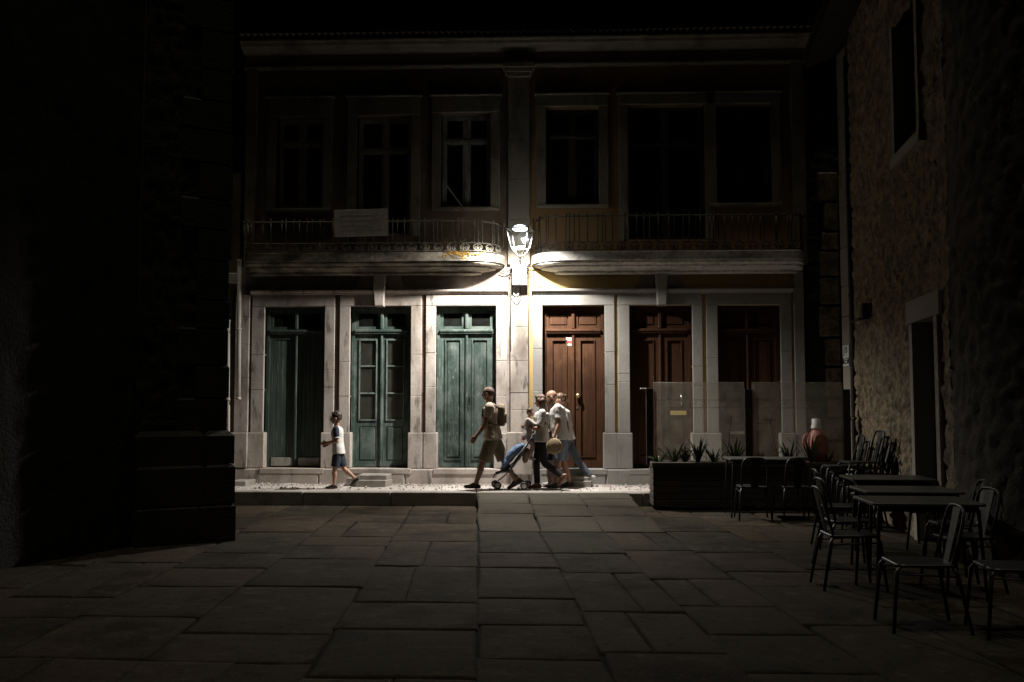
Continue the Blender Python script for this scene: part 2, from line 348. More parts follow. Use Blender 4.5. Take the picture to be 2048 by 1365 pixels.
hl=empty('weathered_townhouse',((X(470)+XC1)/2,.2,PZ),label='weathered grey two storey townhouse with three green double doors',cat='building')
hr=empty('ochre_townhouse',((XC1+X(1610))/2,.2,PZ),label='ochre plastered two storey townhouse with three brown double doors',cat='building')
zBal=Z(545)
def holes_low(lst): return [(X(a),X(b),PZ-.2,zD1) for a,b in lst]
WINL=[(545,640,228,414),(708,818,228,470),(880,980,224,414)]
WINR=[(1093,1201,214,410),(1260,1415,212,480),(1440,1551,212,410)]
def holes_up(lst): return [(X(a),X(b),Z(d),Z(c)) for a,b,c,d in lst]
zM=3.93
wall_holes('plaster_wall',X(470)+.0,XC1,PZ-.2,zM,.05,.5,holes_low(GREEN),M['plaster_l'],hl)
wall_holes('plaster_wall',XC1,X(1612),PZ-.2,zM,.05,.5,holes_low(BROWN),M['plaster_r'],hr)
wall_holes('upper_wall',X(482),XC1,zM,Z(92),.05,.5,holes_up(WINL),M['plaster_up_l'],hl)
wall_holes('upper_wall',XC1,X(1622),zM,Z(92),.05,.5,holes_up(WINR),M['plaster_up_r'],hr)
for h,xa,xb in ((hl,X(470),XC1),(hr,XC1,X(1622))):
    add('rear_wall',MB().box(xa,xb,6.0,6.3,0,7.4),M['dark'],h)
    add('party_wall',MB().box(xa+.002,xa+.25,.52,5.98,0,7.4),M['dark'],h)
    add('party_wall',MB().box(xb-.25,xb-.002,.52,5.98,0,7.4),M['dark'],h)
    add('upper_floor',MB().box(xa+.26,xb-.26,.52,5.98,3.8,3.95),M['dark'],h)
# -- door surrounds
def surround(h,openings,outer,m,seedoff):
    for (a,b),(oa,ob) in zip(openings,outer):
        for (p,q,side) in ((oa,a,-1),(b,ob,1)):
            x0,x1=X(p),X(q)
            # pedestal, proud of the jamb and reaching into the opening
            e=.035
            xa,xb=(x0-.03,x1+e) if side<0 else (x0-e,x1+.03)
            add('pedestal_stone',MB().cbox(xa,xb,-.045,.30,zD0-.002,zPed,.010),m,h)
            cuts=[zPed+.002]+sorted([Z(random.uniform(765,795)),Z(random.uniform(690,752))])+[zD1]
            for k in range(3):
                add('jamb_stone',MB().cbox(x0,x1,random.uniform(-.003,.003),.30,cuts[k]+.0015,cuts[k+1]-.0015,.006),m,h)
        add('lintel_stone',MB().cbox(X(oa),X(ob),-.002,.30,zD1+.001,zLT,.007),m,h)
        add('threshold_stone',MB().cbox(X(a)-.03,X(b)+.03,-.075,.34,zD0-.10,zD0-.004,.012),m,h)
surround(hl,GREEN,[(502,668),(678,842.5),(851,1014)],M['stone_l'],0)
surround(hr,BROWN,[(1066,1230),(1236.5,1406.5),(1414,1585)],M['stone_r'],1)
# plinth course below the thresholds
def plinth(h,xa,xb,m):
    x=xa
    while x<xb-.01:
        L=min(random.uniform(.9,1.5),xb-x)
        if xb-x-L<.4: L=xb-x
        add('plinth_stone',MB().cbox(x+.002,x+L-.002,-.06+random.uniform(-.01,.006),.3,PZ-.15,zD0-.008+random.uniform(-.004,0),.02),m,h); x+=L
plinth(hl,X(470),XC0,M['stone_l']); plinth(hr,XC1,X(1610),M['stone_r'])
# left end pilaster strip, right end pilaster, slots
def blocks(h,x0,x1,y0,y1,zs,m,name='pilaster_stone',c=.006):
    for a,b in zip(zs[:-1],zs[1:]): add(name,MB().cbox(x0,x1,y0+random.uniform(-.003,.002),y1,a+.0015,b-.0015,c),m,h)
blocks(hl,X(470),X(497.5),-.03,.3,[zPed,Z(756),Z(688),Z(632),zLT],M['stone_l'])
add('pedestal_stone',MB().cbox(X(463),X(499),-.075,.3,zD0,zPed,.012),M['stone_l'],hl)
blocks(hr,X(1590),X(1610),-.03,.3,[zD0-.1,Z(860),Z(740),Z(655),zLT+.1,zBal-.02],M['stone_r'])
for a,b in ((498,502),(668.2,677.8),(842.7,850.8)): add('render_slot',MB().box(X(a)+.001,X(b)-.001,.035,.049,zPed+.002,zLT),M['slot'],hl)
for a,b in ((1230.3,1236.2),(1406.8,1413.7)): add('render_slot',MB().box(X(a)+.001,X(b)-.001,.035,.049,zPed+.002,zLT),M['plaster_r'],hr)
# central pilaster
zs=[PZ-.1,zPed,Z(820),Z(786),Z(722),Z(655),Z(594),Z(530)]
blocks(hl,XC0,XC1-.002,-.06,.3,zs,M['stone_l'])
add('pedestal_stone',MB().cbox(X(1014),X(1064),-.10,-.062,zD0-.1,zPed+.01,.012),M['stone_l'],hl)
blocks(hl,X(1016),X(1060),-.05,.3,[Z(530)+.002,Z(440),Z(360),Z(280),Z(210),Z(157)],M['stone_up'])
for (a,b,c,d,yy) in ((1014,1062,157,149,-.10),(1010,1066,149,141,-.14),(1006,1070,141,130,-.18)):
    add('capital_stone',MB().cbox(X(a),X(b),yy,.3,Z(c)+.001,Z(d),.01),M['stone_up'],hl)
blocks(hl,X(484),X(505),-.04,.3,[zM,Z(420),Z(330),Z(250),Z(190),Z(132)],M['stone_up'])
blocks(hr,X(1592),X(1616),-.04,.3,[zM,Z(420),Z(330),Z(250),Z(190),Z(132)],M['stone_up'])
# string course above the lintels
def course(name,h,xa,xb,prof,m,n=1):
    mb=MB(); ends=[]
    for k in range(n+1):
        x=xa+(xb-xa)*k/n; ends.append([(x,y,z) for y,z in prof])
    mb.strip(None,ends); L=len(prof)
    mb.add(ends[0],[tuple(range(L))]); mb.add(ends[-1],[tuple(range(L-1,-1,-1))])
    return add(name,mb,m,h)
zs0,zs1=zLT+.001,Z(579)
SP=[(.06,zs0),(-.02,zs0),(-.035,zs0+.012),(-.035,zs0+.022),(-.075,zs0+.045),(-.08,zs1-.012),(-.065,zs1),(.06,zs1+.012)]
course('string_course',hl,X(500),X(1017),SP,M['stone_l'],8); course('string_course',hr,X(1063),X(1588),SP,M['stone_r'],8)
# keystone and curved side panels
def keystone(h,c,m):
    w1,w0=13,9
    z1,z0=zBal-.03,Z(613)
    pts0=[(X(c-w0),z0),(X(c+w0),z0),(X(c+w1),z1),(X(c-w1),z1)]
    mb=MB(); vs=[]
    for (yy,e) in ((.1,0),(-.115,0),(-.13,.012)):
        for i,(x,z) in enumerate(pts0): vs.append((x+(e if i in(0,3) else -e),yy,z+(e if i<2 else -e)))
    fs=[(3,2,1,0),(8,9,10,11)]
    for k in (0,4):
        for i in range(4): j=(i+1)%4; fs.append((k+i,k+j,k+4+j,k+4+i))
    add('keystone',mb.add(vs,fs),m,h)
    for s in (-1,1):
        zl,zh=zs1+.014,zBal-.03
        xi=X(c+s*13.5); xo_t=X(c+s*42); xo_b=X(c+s*57)
        arc=[]
        for k in range(9):   # concave flank
            q=k/8*math.pi/2; arc.append((xo_b+(xo_t-xo_b)*math.sin(q), zl+(zh-zl)*(1-math.cos(q))))
        pts=[(xi,zl)]+arc+[(xi,zh)] if s>0 else [(xi,zh)]+arc[::-1]+[(xi,zl)]
        add('scroll_panel',MB().poly_y(pts,.012,.06),m,h)
        x0,x1=sorted((X(c+s*16),X(c+s*36)))
        for (a,b,c0,d0) in ((x0,x1,zl+.03,zl+.045),(x0,x1,zh-.045,zh-.03),(x0,x0+.015,zl+.047,zh-.047),(x1-.015,x1,zl+.047,zh-.047)):
            add('panel_moulding',MB().box(a,b,-.006,.0115,c0,d0),m,h)
keystone(hl,759,M['stone_l']); keystone(hr,1324,M['stone_r'])

# -- doors
def door(h,px0,px1,style,m,md):
    x0,x1=X(px0)+.002,X(px1)-.002; y=.17; z0,z1=zD0,zD1-.004
    zt=Z(661); fw=.055
    fr=MB(); fr.box(x0,x0+fw,y-.03,y+.07,z0,z1).box(x1-fw,x1,y-.03,y+.07,z0,z1).box(x0+fw,x1-fw,y-.03,y+.07,z1-fw,z1)
    d=add('door',fr,m,h)
    add('transom_bar',MB().cbox(x0+fw,x1-fw,y-.075,y+.06,zt-.02,zt+.03,.012),m,d)
    add('transom_bar_lip',MB().cbox(x0+fw,x1-fw,y-.055,y-.031,zt-.05,zt-.021,.008),m,d)
    xm=(x0+x1)/2
    def panel(a,b,c,e,yy,name='panel',mm=None,raise_=.018,mold=.022):
        mm=mm or m
        mb=MB().box(a,b,yy,yy+.02,c,e); 
        if raise_:
            v=[(a+mold,yy-.001,c+mold),(b-mold,yy-.001,c+mold),(b-mold,yy-.001,e-mold),(a+mold,yy-.001,e-mold)]
            k=mold*1.9; v+=[(a+k,yy-raise_,c+k),(b-k,yy-raise_,c+k),(b-k,yy-raise_,e-k),(a+k,yy-raise_,e-k)]
            mb.add(v,[(4,5,6,7),(0,1,5,4),(1,2,6,5),(2,3,7,6),(3,0,4,7)])
        return add(name,mb,mm,d)
    def frame(a,b,c,e,yy,st,ra,name,rails=(),dep=.045):
        mb=MB().box(a,a+st,yy,yy+dep,c,e).box(b-st,b,yy,yy+dep,c,e).box(a+st,b-st,yy,yy+dep,c,c+ra).box(a+st,b-st,yy,yy+dep,e-st,e)
        for (r0,r1) in rails: mb.box(a+st,b-st,yy,yy+dep,r0,r1)
        return add(name,mb,m,d)
    def moulding(a,b,c,e,yy,t=.016,mm=None):
        mb=MB().box(a,a+t,yy-.016,yy+.004,c,e).box(b-t,b,yy-.016,yy+.004,c,e).box(a+t,b-t,yy-.016,yy+.004,c,c+t).box(a+t,b-t,yy-.016,yy+.004,e-t,e)
        add('panel_moulding',mb,mm or m,d)
    # transom lights
    for s,(a,b) in enumerate(((x0+fw,xm-.03),(xm+.03,x1-fw))):
        c,e=zt+.034,z1-fw
        frame(a,b,c,e,y,.055,.05,'transom_frame')
        if m in (M['brown'],M['brown_dim']): panel(a+.055,b-.055,c+.05,e-.055,y+.02,'transom_panel',None,.016,.016)
        else:
            add('transom_pane',MB().box(a+.055,b-.055,y+.022,y+.026,c+.05,e-.055),M['pane'],d)
            add('transom_backing',MB().box(a+.05,b-.05,y+.060,y+.066,c+.045,e-.05),M['dark'],d)
    add('transom_post',MB().cbox(xm-.03,xm+.03,y-.045,y+.05,zt+.032,z1-fw,.014),m,d)
    for s,(a,b) in enumerate(((x0+fw,xm-.005),(xm+.005,x1-fw))):
        c,e=z0+.012,zt-.052; stl=.085
        if style=='plank':
            frame(a,b,c,e,y,stl,.16,'leaf'); 
            nb=4; wv=(b-a-2*stl)/nb
            for k in range(nb): add('door_board',MB().cbox(a+stl+k*wv+.0015,a+stl+(k+1)*wv-.0015,y+.016+random.uniform(-.002,.002),y+.036,c+.16,e-stl,.003),m,d)
            add('kick_board',MB().cbox(a+.05,b-.04,y-.014,y-.001,c+.01,c+.165+random.uniform(-.02,.02),.004),M['kick'],d)
        elif style=='glazed':
            r0=Z(842)
            frame(a,b,c,e,y,stl,.10,'leaf',[(r0-.10,r0+.0)])
            panel(a+stl,b-stl,c+.10,r0-.10,y+.018,'panel',None,.022,.012)
            hh=(e-stl-r0)/3
            mb=MB()
            moulding(a+stl-.012,b-stl+.012,r0,e-stl,y-.0,.020,M['green_edge'])
            for k in range(3):
                add('pane',MB().box(a+stl+.008,b-stl-.008,y+.018,y+.022,r0+k*hh+.012,r0+(k+1)*hh-.012),M['doorpane'],d)
                if k: add('glazing_bar',MB().cbox(a+stl,b-stl,y-.008,y+.04,r0+k*hh-.0125,r0+k*hh+.0125,.006),M['green_edge'],d)
            add('curtain',MB().box(a+stl-.01,b-stl+.01,y+.046,y+.052,r0+.002,e-stl+.004),M['curtain'],d)
        elif style=='tall':
            frame(a,b,c,e,y,stl,.12,'leaf'); panel(a+stl,b-stl,c+.12,e-stl,y+.02,'panel',None,.012,.03); moulding(a+stl,b-stl,c+.12,e-stl,y,.02)
        elif style=='tallbrown':
            frame(a,b,c,e,y,.10,.17,'leaf'); panel(a+.10,b-.10,c+.17,e-.10,y+.02,'panel',None,.0,.03); moulding(a+.10,b-.10,c+.17,e-.10,y,.018)
        else:
            r1=Z(785); r2=Z(850)
            frame(a,b,c,e,y,.10,.15,'leaf',[(r1-.08,r1),(r2-.08,r2)])
            for (q0,q1) in ((c+.15,r2-.08),(r2,r1-.08),(r1,e-.10)):
                panel(a+.10,b-.10,q0,q1,y+.02,'panel',None,.014,.014); moulding(a+.10,b-.10,q0,q1,y,.014)
    add('meeting_stile',MB().cbox(xm-.022,xm+.022,y-.032,y-.001,z0+.012,zt-.052,.01),m,d)
    add('door_backing',MB().box(x0,x1,y+.072,y+.11,z0,z1),M['dark'],d)
    return d,xm,y
D=[]
for (a,b),s,m_ in zip(GREEN,('plank','glazed','tall'),(M['green_d'],M['green'],M['green'])): D.append(door(hl,a,b,s,m_,None))
for (a,b),s,m_ in zip(BROWN,('tallbrown','tallbrown','three'),(M['brown'],M['brown_dim'],M['brown_dim'])): D.append(door(hr,a,b,s,m_,None))
def knob(d,px,py,y,r,m):
    p=P(px,py,y-.05); mb=MB()
    mb.add([],[])
    bm=bmesh.new(); bmesh.ops.create_uvsphere(bm,u_segments=12,v_segments=8,radius=r)
    mb.add([(v.co.x+p.x,v.co.y*.8+p.y,v.co.z+p.z) for v in bm.verts],[[v.index for v in f.verts] for f in bm.faces]); bm.free()
    mb.tube([(p.x,p.y,p.z),(p.x,y-.002,p.z)],r*.45,8); add('door_knob',mb,m,d,True)
knob(D[3][0],1156,792,.17-.0,.042,M['brass'])
kp=P(1154,816,.165); add('lock_plate',MB().lathe([(.001,-.002),(.022,-.002),(.022,.004),(.001,.004)],(0,0,0),12),M['chrome'],D[3][0])
lk=[o for o in D[3][0].children if o.name.startswith('lock_plate')][0]; lk.location=kp; lk.rotation_euler=(rad(90),0,0)
knob(D[5][0],1562,763,.135,.018,M['brass'])
h_=P(941,800,.15); add('door_handle',MB().tube([(h_.x,h_.y-.0,h_.z+.09),(h_.x,h_.y-.05,h_.z+.07),(h_.x-.01,h_.y-.05,h_.z-.06),(h_.x-.02,h_.y-.0,h_.z-.1)],.008,6),M['iron'],D[2][0],True)
h_=P(1362,800,.15); add('door_handle',MB().tube([(h_.x,h_.y+.01,h_.z+.1),(h_.x,h_.y-.05,h_.z+.07),(h_.x,h_.y-.05,h_.z-.07),(h_.x,h_.y+.01,h_.z-.1)],.012,8),M['chrome'],D[4][0],True)
def plate(parent,name,a,b,c,d_,y,m,t=.008): return add(name,MB().cbox(X(a,y),X(b,y),y-t,y,Z(d_,y,(a+b)/2),Z(c,y,(a+b)/2),.002),m,parent)
plate(D[4][0],'letter_plate',1340,1372,822,830.5,.152,M['yellow'])
plate(D[5][0],'letter_plate',1457.5,1487,862.5,868.5,.152,M['letterw'])
# notice on the first brown door
nt_=plate(None,'door_notice',1132.5,1143.5,675,692,.1685,M['letterw'],.003)
tag(nt_,'small white and red paper notice stuck on the brown door beside the lamp pilaster','notice')
add('red_block',MB().box(X(1132.8,.165),X(1143.2,.165),.1645,.1652,Z(688,.165),Z(682,.165)),M['red'],nt_)
add('emblem',MB().box(X(1136,.165),X(1140,.165),.1645,.1652,Z(678.2,.165),Z(676.6,.165)),M['black_ink'],nt_)

# -- upper windows and surrounds
def window(h,px0,px1,py0,py1,mf,pane,mull=True,trans=None):
    x0,x1,z1,z0=X(px0)+.002,X(px1)-.002,Z(py0)-.002,Z(py1)+.002; y=.22; t=.05
    w_=add('window',MB().box(x0,x0+t,y,y+.06,z0,z1).box(x1-t,x1,y,y+.06,z0,z1).box(x0+t,x1-t,y,y+.06,z0,z0+t).box(x0+t,x1-t,y,y+.06,z1-t,z1),mf,h)
    xm=(x0+x1)/2; zt=z1-(z1-z0)*(trans or .27)
    add('window_transom',MB().cbox(x0+t,x1-t,y-.02,y+.05,zt-.035,zt+.035,.01),mf,w_)
    add('window_mullion',MB().cbox(xm-.04,xm+.04,y-.012,y+.05,z0+t,zt-.036,.01),mf,w_)
    add('window_mullion',MB().cbox(xm-.04,xm+.04,y-.012,y+.05,zt+.036,z1-t,.01),mf,w_)
    for a,b in ((x0+t,xm-.04),(xm+.04,x1-t)):
        for c,e in ((z0+t,zt-.035),(zt+.035,z1-t)):
            add('window_sash',MB().box(a,a+.03,y+.005,y+.04,c,e).box(b-.03,b,y+.005,y+.04,c,e).box(a+.03,b-.03,y+.005,y+.04,c,c+.03).box(a+.03,b-.03,y+.005,y+.04,e-.03,e),mf,w_)
            add('window_pane',MB().box(a+.03,b-.03,y+.02,y+.024,c+.03,e-.03),M['pane'],w_)
    return w_
for q in WINL: window(hl,*q,M['winframe'],1)
for q in WINR: window(hr,*q,M['winframe_d'],1)
def upsurround(h,lst,m):
    for (a,b,c,d_) in lst:
        for p,q in ((a-19,a),(b,b+19)): blocks(h,X(p),X(q),.0,.22,[max(Z(d_),zM+.05),Z((c+d_)/2),Z(c)],m,'window_jamb_stone')
        add('window_lintel_stone',MB().cbox(X(a-19),X(b+19),-.01,.22,Z(c)+.001,Z(192),.01),m,h)
        add('window_cornice',MB().cbox(X(a-23),X(b+23),-.06,.22,Z(192)+.001,Z(187.5),.01),m,h)
        if d_<430: add('window_sill',MB().cbox(X(a-19),X(b+19),-.035,.22,Z(d_+6),Z(d_)-.001,.01),m,h)
upsurround(hl,WINL,M['stone_up']); upsurround(hr,WINR,M['stone_up'])
# entablature and roof
EP=[(.06,Z(134)),(-.03,Z(134)),(-.05,Z(131)),(-.05,Z(128)),(.02,Z(127)),(.02,Z(105)),(-.06,Z(103)),(-.20,Z(98)),(-.24,Z(96)),(-.26,Z(91)),(-.30,Z(88)),(-.30,Z(85)),(.06,Z(82))]
course('entablature',hl,X(478),XC1-.001,EP,M['stone_up'],10); course('entablature',hr,XC1+.001,X(1628),EP,M['stone_up'],10)
for h,a,b in ((hl,X(472),XC1-.004),(hr,XC1+.004,X(1632))):
    mb=MB(); n=int((b-a)/.11); ring0=[];ring1=[];r2=[]
    zr=Z(81)
    k_=n*4
    for k in range(k_+1):
        x=a+(b-a)*k/k_; q=abs(math.sin(math.pi*k/4))*.05
        ring0.append((x,-.36,zr+q-.03)); ring1.append((x,-.36,zr+q)); r2.append((x,3.2,zr+1.25+q))
    mb.strip(None,[ring0,ring1,r2]); add('tiled_roof',mb,M['roof'],h)
    add('roof_back',MB().add([(a,3.2,zr+1.25),(b,3.2,zr+1.25),(b,6.4,zr),(a,6.4,zr)],[(0,1,2,3)]),M['roof'],h)

# -- balconies
BD=.60; zb1=Z(503.5,-BD); zb0=Z(521,-BD)
def balcony(h,xa,xb,ra,rb,m,mr,hz,seed):
    rnd=random.Random(seed)
    prof=[(.06,zb1-.002),(BD-.01,zb1),(BD,zb1-.01),(BD,zb0),(BD-.035,zb0-.004),(BD-.04,zb0-.03),(BD-.07,zb0-.05),(BD-.16,zb0-.06),(BD-.17,zb0-.085),(BD-.30,zb0-.11),(BD-.40,zb0-.125),(BD-.41,zb0-.16),(.06,zb0-.17),(-.06,zb0-.17)]
    def outline(d):
        d=max(d,.0)
        pts=[]
        for k in range(9):
            q=math.pi/2*k/8; pts.append((xa+ra-min(ra,d)*math.cos(q), -d*math.sin(q)))
        for k in range(1,24): pts.append((xa+ra+(xb-rb-xa-ra)*k/24,-d))
        for k in range(9):
            q=math.pi/2*(1-k/8); pts.append((xb-rb+min(rb,d)*math.cos(q),-d*math.sin(q)))
        return pts
    rings=[]
    for d,z in prof: rings.append([(x,y,z) for x,y in outline(d)])
    mb=MB(); mb.strip(None,[list(r) for r in zip(*rings)])
    n=len(rings); 
    slab_=add('balcony',mb,m,h)
    # top deck
    ot=outline(BD-.01); mb=MB(); mb.add([(x,y,zb1-.004) for x,y in ot]+[(x,.05,zb1-.004) for x,y in ot],[(i,i+1,len(ot)+i+1,len(ot)+i) for i in range(len(ot)-1)])
    add('balcony_deck',mb,m,slab_)
    # railing path
    path=[Vector((x,y,0)) for x,y in outline(BD-.075)]
    seg=[0]
    for a,b in zip(path[:-1],path[1:]): seg.append(seg[-1]+(b-a).length)
    def at(s):
        s=max(0,min(seg[-1]-1e-5,s))
        for i in range(len(seg)-1):
            if seg[i+1]>=s:
                t=(s-seg[i])/max(1e-9,seg[i+1]-seg[i]); return path[i].lerp(path[i+1],t),(path[i+1]-path[i]).normalized()
    N=int(seg[-1]/.106); N-=N%2; st_=seg[-1]/N
    zr0,zr1,zr2=zb1+.035,zb1+.165,hz
    fine=[at(seg[-1]*k/90)[0] for k in range(91)]
    for zz,r in ((zr0,.008),(zr1,.009),(zr2,.013)):
        add('rail',MB().tube([(p.x,p.y,zz) for p in fine],r,6),mr,slab_,True)
    bar=MB().tube([(0,0,zr1),(0,0,zr2)],.0095,6).tube([(0,0,zr2+.005),(0,0,zr2+.03),(0,0,zr2+.055)],[.013,.016,.003],6).mesh('baluster',True); bar.materials.append(mr)
    # heart shaped scroll
    sm=MB(); H=zr1-zr0-.02
    for s in (-1,1):
        pts=[]
        for k in range(7): t=k/6; pts.append((s*(.075*math.sin(t*math.pi*.62)),0,zr1-.008-H*.62*t))
        cx,cz,R=s*.036,zr0+.045,.036
        for k in range(1,16):
            q=-k*.55; rr=R*(1-k/20); pts.append((cx+s*rr*math.cos(q+.25),0,cz+rr*math.sin(q+.25)))
        sm.tube(pts,.0085,5)
    scm=sm.mesh('scroll',True); scm.materials.append(mr)
    post=MB().tube([(0,0,zb1-.004),(0,0,zr1)],.009,6).mesh('rail_foot',True); post.materials.append(mr)
    for k in range(N+1):
        p,t=at(st_*k); o=put('baluster',bar,None,slab_); o.location=(p.x,p.y,0)
        o.rotation_euler=(rnd.uniform(-.01,.01),rnd.uniform(-.012,.012),0)
        if k%2==0:
            o=put('scroll',scm,None,slab_); o.location=(p.x,p.y,0); o.rotation_euler=(0,0,math.atan2(t.y,t.x))
        if k%8==0:
            o=put('rail_foot',post,None,slab_); o.location=(p.x,p.y,0)
    return slab_
bl=balcony(hl,X(497),X(1011),.12,BD,M['balc_l'],M['iron_pale'],zb1+.53,1)
br=balcony(hr,X(1063),X(1608),BD,.25,M['balc_r'],M['iron'],zb1+.60,2)
# lichen and dry weeds on the balcony edge
random.seed(11)
mb=MB()
for k in range(90):
    c=P(random.gauss(917,14),0,-BD); x=c.x; z=zb1-abs(random.gauss(.02,.04)); 
    if z<zb0+.01: continue
    r=random.uniform(.008,.02); mb.add([(x+r*math.cos(q)*1.6,-BD-.002-.012*(0 if i else 1),z+r*math.sin(q)*.6) for i,q in [(0,0)]]+[(x+r*1.7*math.cos(q),-BD-.001,z+r*.7*math.sin(q)) for q in [0,1.05,2.1,3.14,4.19,5.24]],[(0,i,i%6+1) for i in range(1,7)])
o=add('lichen',mb,M['moss']); tag(o,'orange and black lichen crusted on the left balcony edge','lichen',kind='stuff')
def weed(px,n,h,label):
    p=P(px,503,-BD+.04); e=empty('dry_weed',(p.x,p.y,zb1-.004),label=label,cat='weed',group='weeds on the balcony edge')
    for k in range(n):
        q=random.uniform(0,6.28); l=h*random.uniform(.5,1); d=random.uniform(.1,.45)
        b=Vector((p.x,p.y,zb1-.004)); mid=b+Vector((math.cos(q)*d*l*.4,math.sin(q)*d*l*.3,l*.6)); tip=b+Vector((math.cos(q)*d*l,math.sin(q)*d*l*.6,l))
        mb=MB().tube([b,mid,tip],[.003,.0022,.001],4)
        for j in range(5):
            c=mid.lerp(tip,j/4); a=random.uniform(0,6.28); u=Vector((math.cos(a),math.sin(a)*.5,.5))*.025
            mb.add([c,c+u+Vector((0,0,.008)),c+u*1.1,c+u*.5-Vector((0,0,.008))],[(0,1,2,3)])
        add('stalk',mb,M['weed'],e)
weed(925,9,.26,'dry weed tuft sprouting on the left balcony edge near the lamp')
weed(895,5,.38,'taller thin dry weed on the left balcony, left of the weed tuft')
weed(852,4,.22,'short dark dry weed on the left balcony, farthest from the lamp')
# white board tied on the railing
p0=P(722,446,-.64); sb=empty('white_board',(p0.x,p0.y,p0.z),label='blank looking white sign board hung on the left balcony railing',cat='sign')
wd,hd=.447,.225
bd=add('board_panel',MB().cbox(-wd,wd,-.008,.008,-hd,hd,.003),M['board'],sb); bd.matrix_parent_inverse=Matrix(); bd.rotation_euler=(0,rad(-1.2),0)
random.seed(5)
for r_,(zz,n,hh) in enumerate(((.10,9,.035),(.02,11,.03),(-.07,8,.035),(-.14,12,.018))):
    x=-.34
    for k in range(n):
        L=random.uniform(.03,.07); 
        o=add('faded_line',MB().box(x,x+L,-.0095,-.0082,zz,zz+hh*random.uniform(.5,.8)),M['print'],bd); x+=L+.012
# leaning pole on the balcony
a_=P(893,371,-.50); b_=P(925,416,-.47); c_=P(966,474,-.40)
o=add('leaning_pole',MB().tube([a_,b_,c_],.012,8),M['iron_pale'],None,True); tag(o,'thin pale pole leaning over the left balcony railing','pole')

# ================================================================== STREET LANTERN
LY=-.98
lc=P(1040,486,LY); LX=lc.x
zt_=Z(459,LY); zb_=Z(497,LY); ztip=Z(514,LY)
lan=empty('street_lantern',(LX,LY,ztip),label='lit black glass street lantern on the stone pilaster',cat='lamp')
hw1,hw0=.185,.125
q45=rad(33)
def cor(hw,k,z): q=q45+k*math.pi/2; return Vector((LX+hw*1.414*math.cos(q),LY+hw*1.414*math.sin(q),z))
for k in range(4):
    add('lantern_post',MB().tube([cor(hw0,k,zb_),cor(hw1,k,zt_)],.011,6),M['iron'],lan)
    add('lantern_pane',MB().add([cor(hw0*.98,k,zb_),cor(hw0*.98,k+1,zb_),cor(hw1*.98,k+1,zt_-.01),cor(hw1*.98,k,zt_-.01)],[(0,1,2,3)]),M['lampglass'],lan)
    add('base_bar',MB().tube([cor(hw0,k,zb_),cor(hw0,k+1,zb_)],.010,6),M['iron'],lan)
    add('rim_bar',MB().tube([cor(hw1,k,zt_),cor(hw1,k+1,zt_)],.010,6),M['iron'],lan)
    c=cor(hw1,k,zt_); d_=(c-Vector((LX,LY,c.z))).normalized()
    add('rim_spike',MB().tube([c,c+d_*.10+Vector((0,0,.012))],[.009,.002],6),M['iron'],lan)
    add('lower_scroll',MB().tube([cor(hw0*.9,k,zb_),cor(hw0*.72,k,zb_-.06),cor(hw0*.4,k,ztip+.03),Vector((LX,LY,ztip))],.008,6),M['iron'],lan,True)
add('finial',MB().lathe([(.002,-.03),(.016,-.012),(.02,0),(.01,.02)],(LX,LY,ztip),8),M['iron'],lan,True)
# roof: opal dome over the LED, cap on top
M['led']=mat('lit_opal_dome',(.9,.9,.9),.5,emit=((.70,.87,1.0),4.0))
add('lit_dome',MB().lathe([(.001,-.02),(.10,-.018),(.125,.0),(.118,.025),(.085,.055),(.04,.07),(.001,.074)],(LX,LY,zt_+.0),20),M['led'],lan,True)
# bracket to the pilaster
add('bracket',MB().tube([(LX,LY,ztip-.01),(LX,LY+.12,ztip-.10),(LX-.02,LY+.45,ztip-.15),(LX-.03,LY+.75,ztip-.12),(LX-.04,-.06,ztip-.14)],.010,8),M['iron'],lan,True)
add('bracket_plate',MB().cbox(LX-.10,LX+.02,-.085,-.0505,ztip-.26,ztip-.04,.006),M['iron'],lan)
lamp=bpy.data.lights.new('lantern_light','SPOT'); lamp.energy=1800; lamp.spot_size=rad(166); lamp.spot_blend=.75; lamp.shadow_soft_size=.05; lamp.color=(1.0,.955,.90)
lo=bpy.data.objects.new('lantern_light',lamp); col.objects.link(lo); lo.parent=lan; lo.matrix_parent_inverse=Matrix.Translation(-LOC[lan.name]); lo.location=(LX,LY,zt_-.05); lo.rotation_euler=(0,rad(7),0)

# meter box, cables on the pilaster
mbx=empty('meter_box',(X(1040),-.1,Z(573)),label='white electrical meter box on the pilaster under the lantern',cat='meter box')
add('cabinet',MB().cbox(X(1026),X(1054),-.24,-.062,Z(573),Z(536),.008),M['white'],mbx)
add('cabinet_door',MB().cbox(X(1028),X(1052),-.248,-.2405,Z(571),Z(539),.003),M['white'],mbx)
add('cabinet_lock',MB().cbox(X(1029.6),X(1031),-.254,-.2485,Z(556),Z(553.5),.002),M['iron'],mbx)
add('hood',MB().cbox(X(1024.5),X(1055.5),-.26,-.062,Z(536)+.001,Z(533.5),.006),M['white'],mbx)
def cable(name,pts,r,m,label,ys=None):
    q=[P(a,b,(c if ys is None else ys)) for a,b,c in pts]
    # smooth
    out=[]
    for i in range(len(q)-1):
        p0,p1,p2,p3=q[max(i-1,0)],q[i],q[i+1],q[min(i+2,len(q)-1)]
        for k in range(5):
            t=k/5; out.append(.5*((2*p1)+(p2-p0)*t+(2*p0-5*p1+4*p2-p3)*t*t+(3*p1-p0-3*p2+p3)*t**3))
    out.append(q[-1]); o=add(name,MB().tube(out,r,5),m,None,True); tag(o,label,'cable','cables around the meter box'); return o
cable('cable',[(1030,574,-.12),(1027,582,-.1),(1029,590,-.09),(1036,590,-.09),(1036,577,-.11)],.009,M['white'],'short white cable loop directly under the meter box')
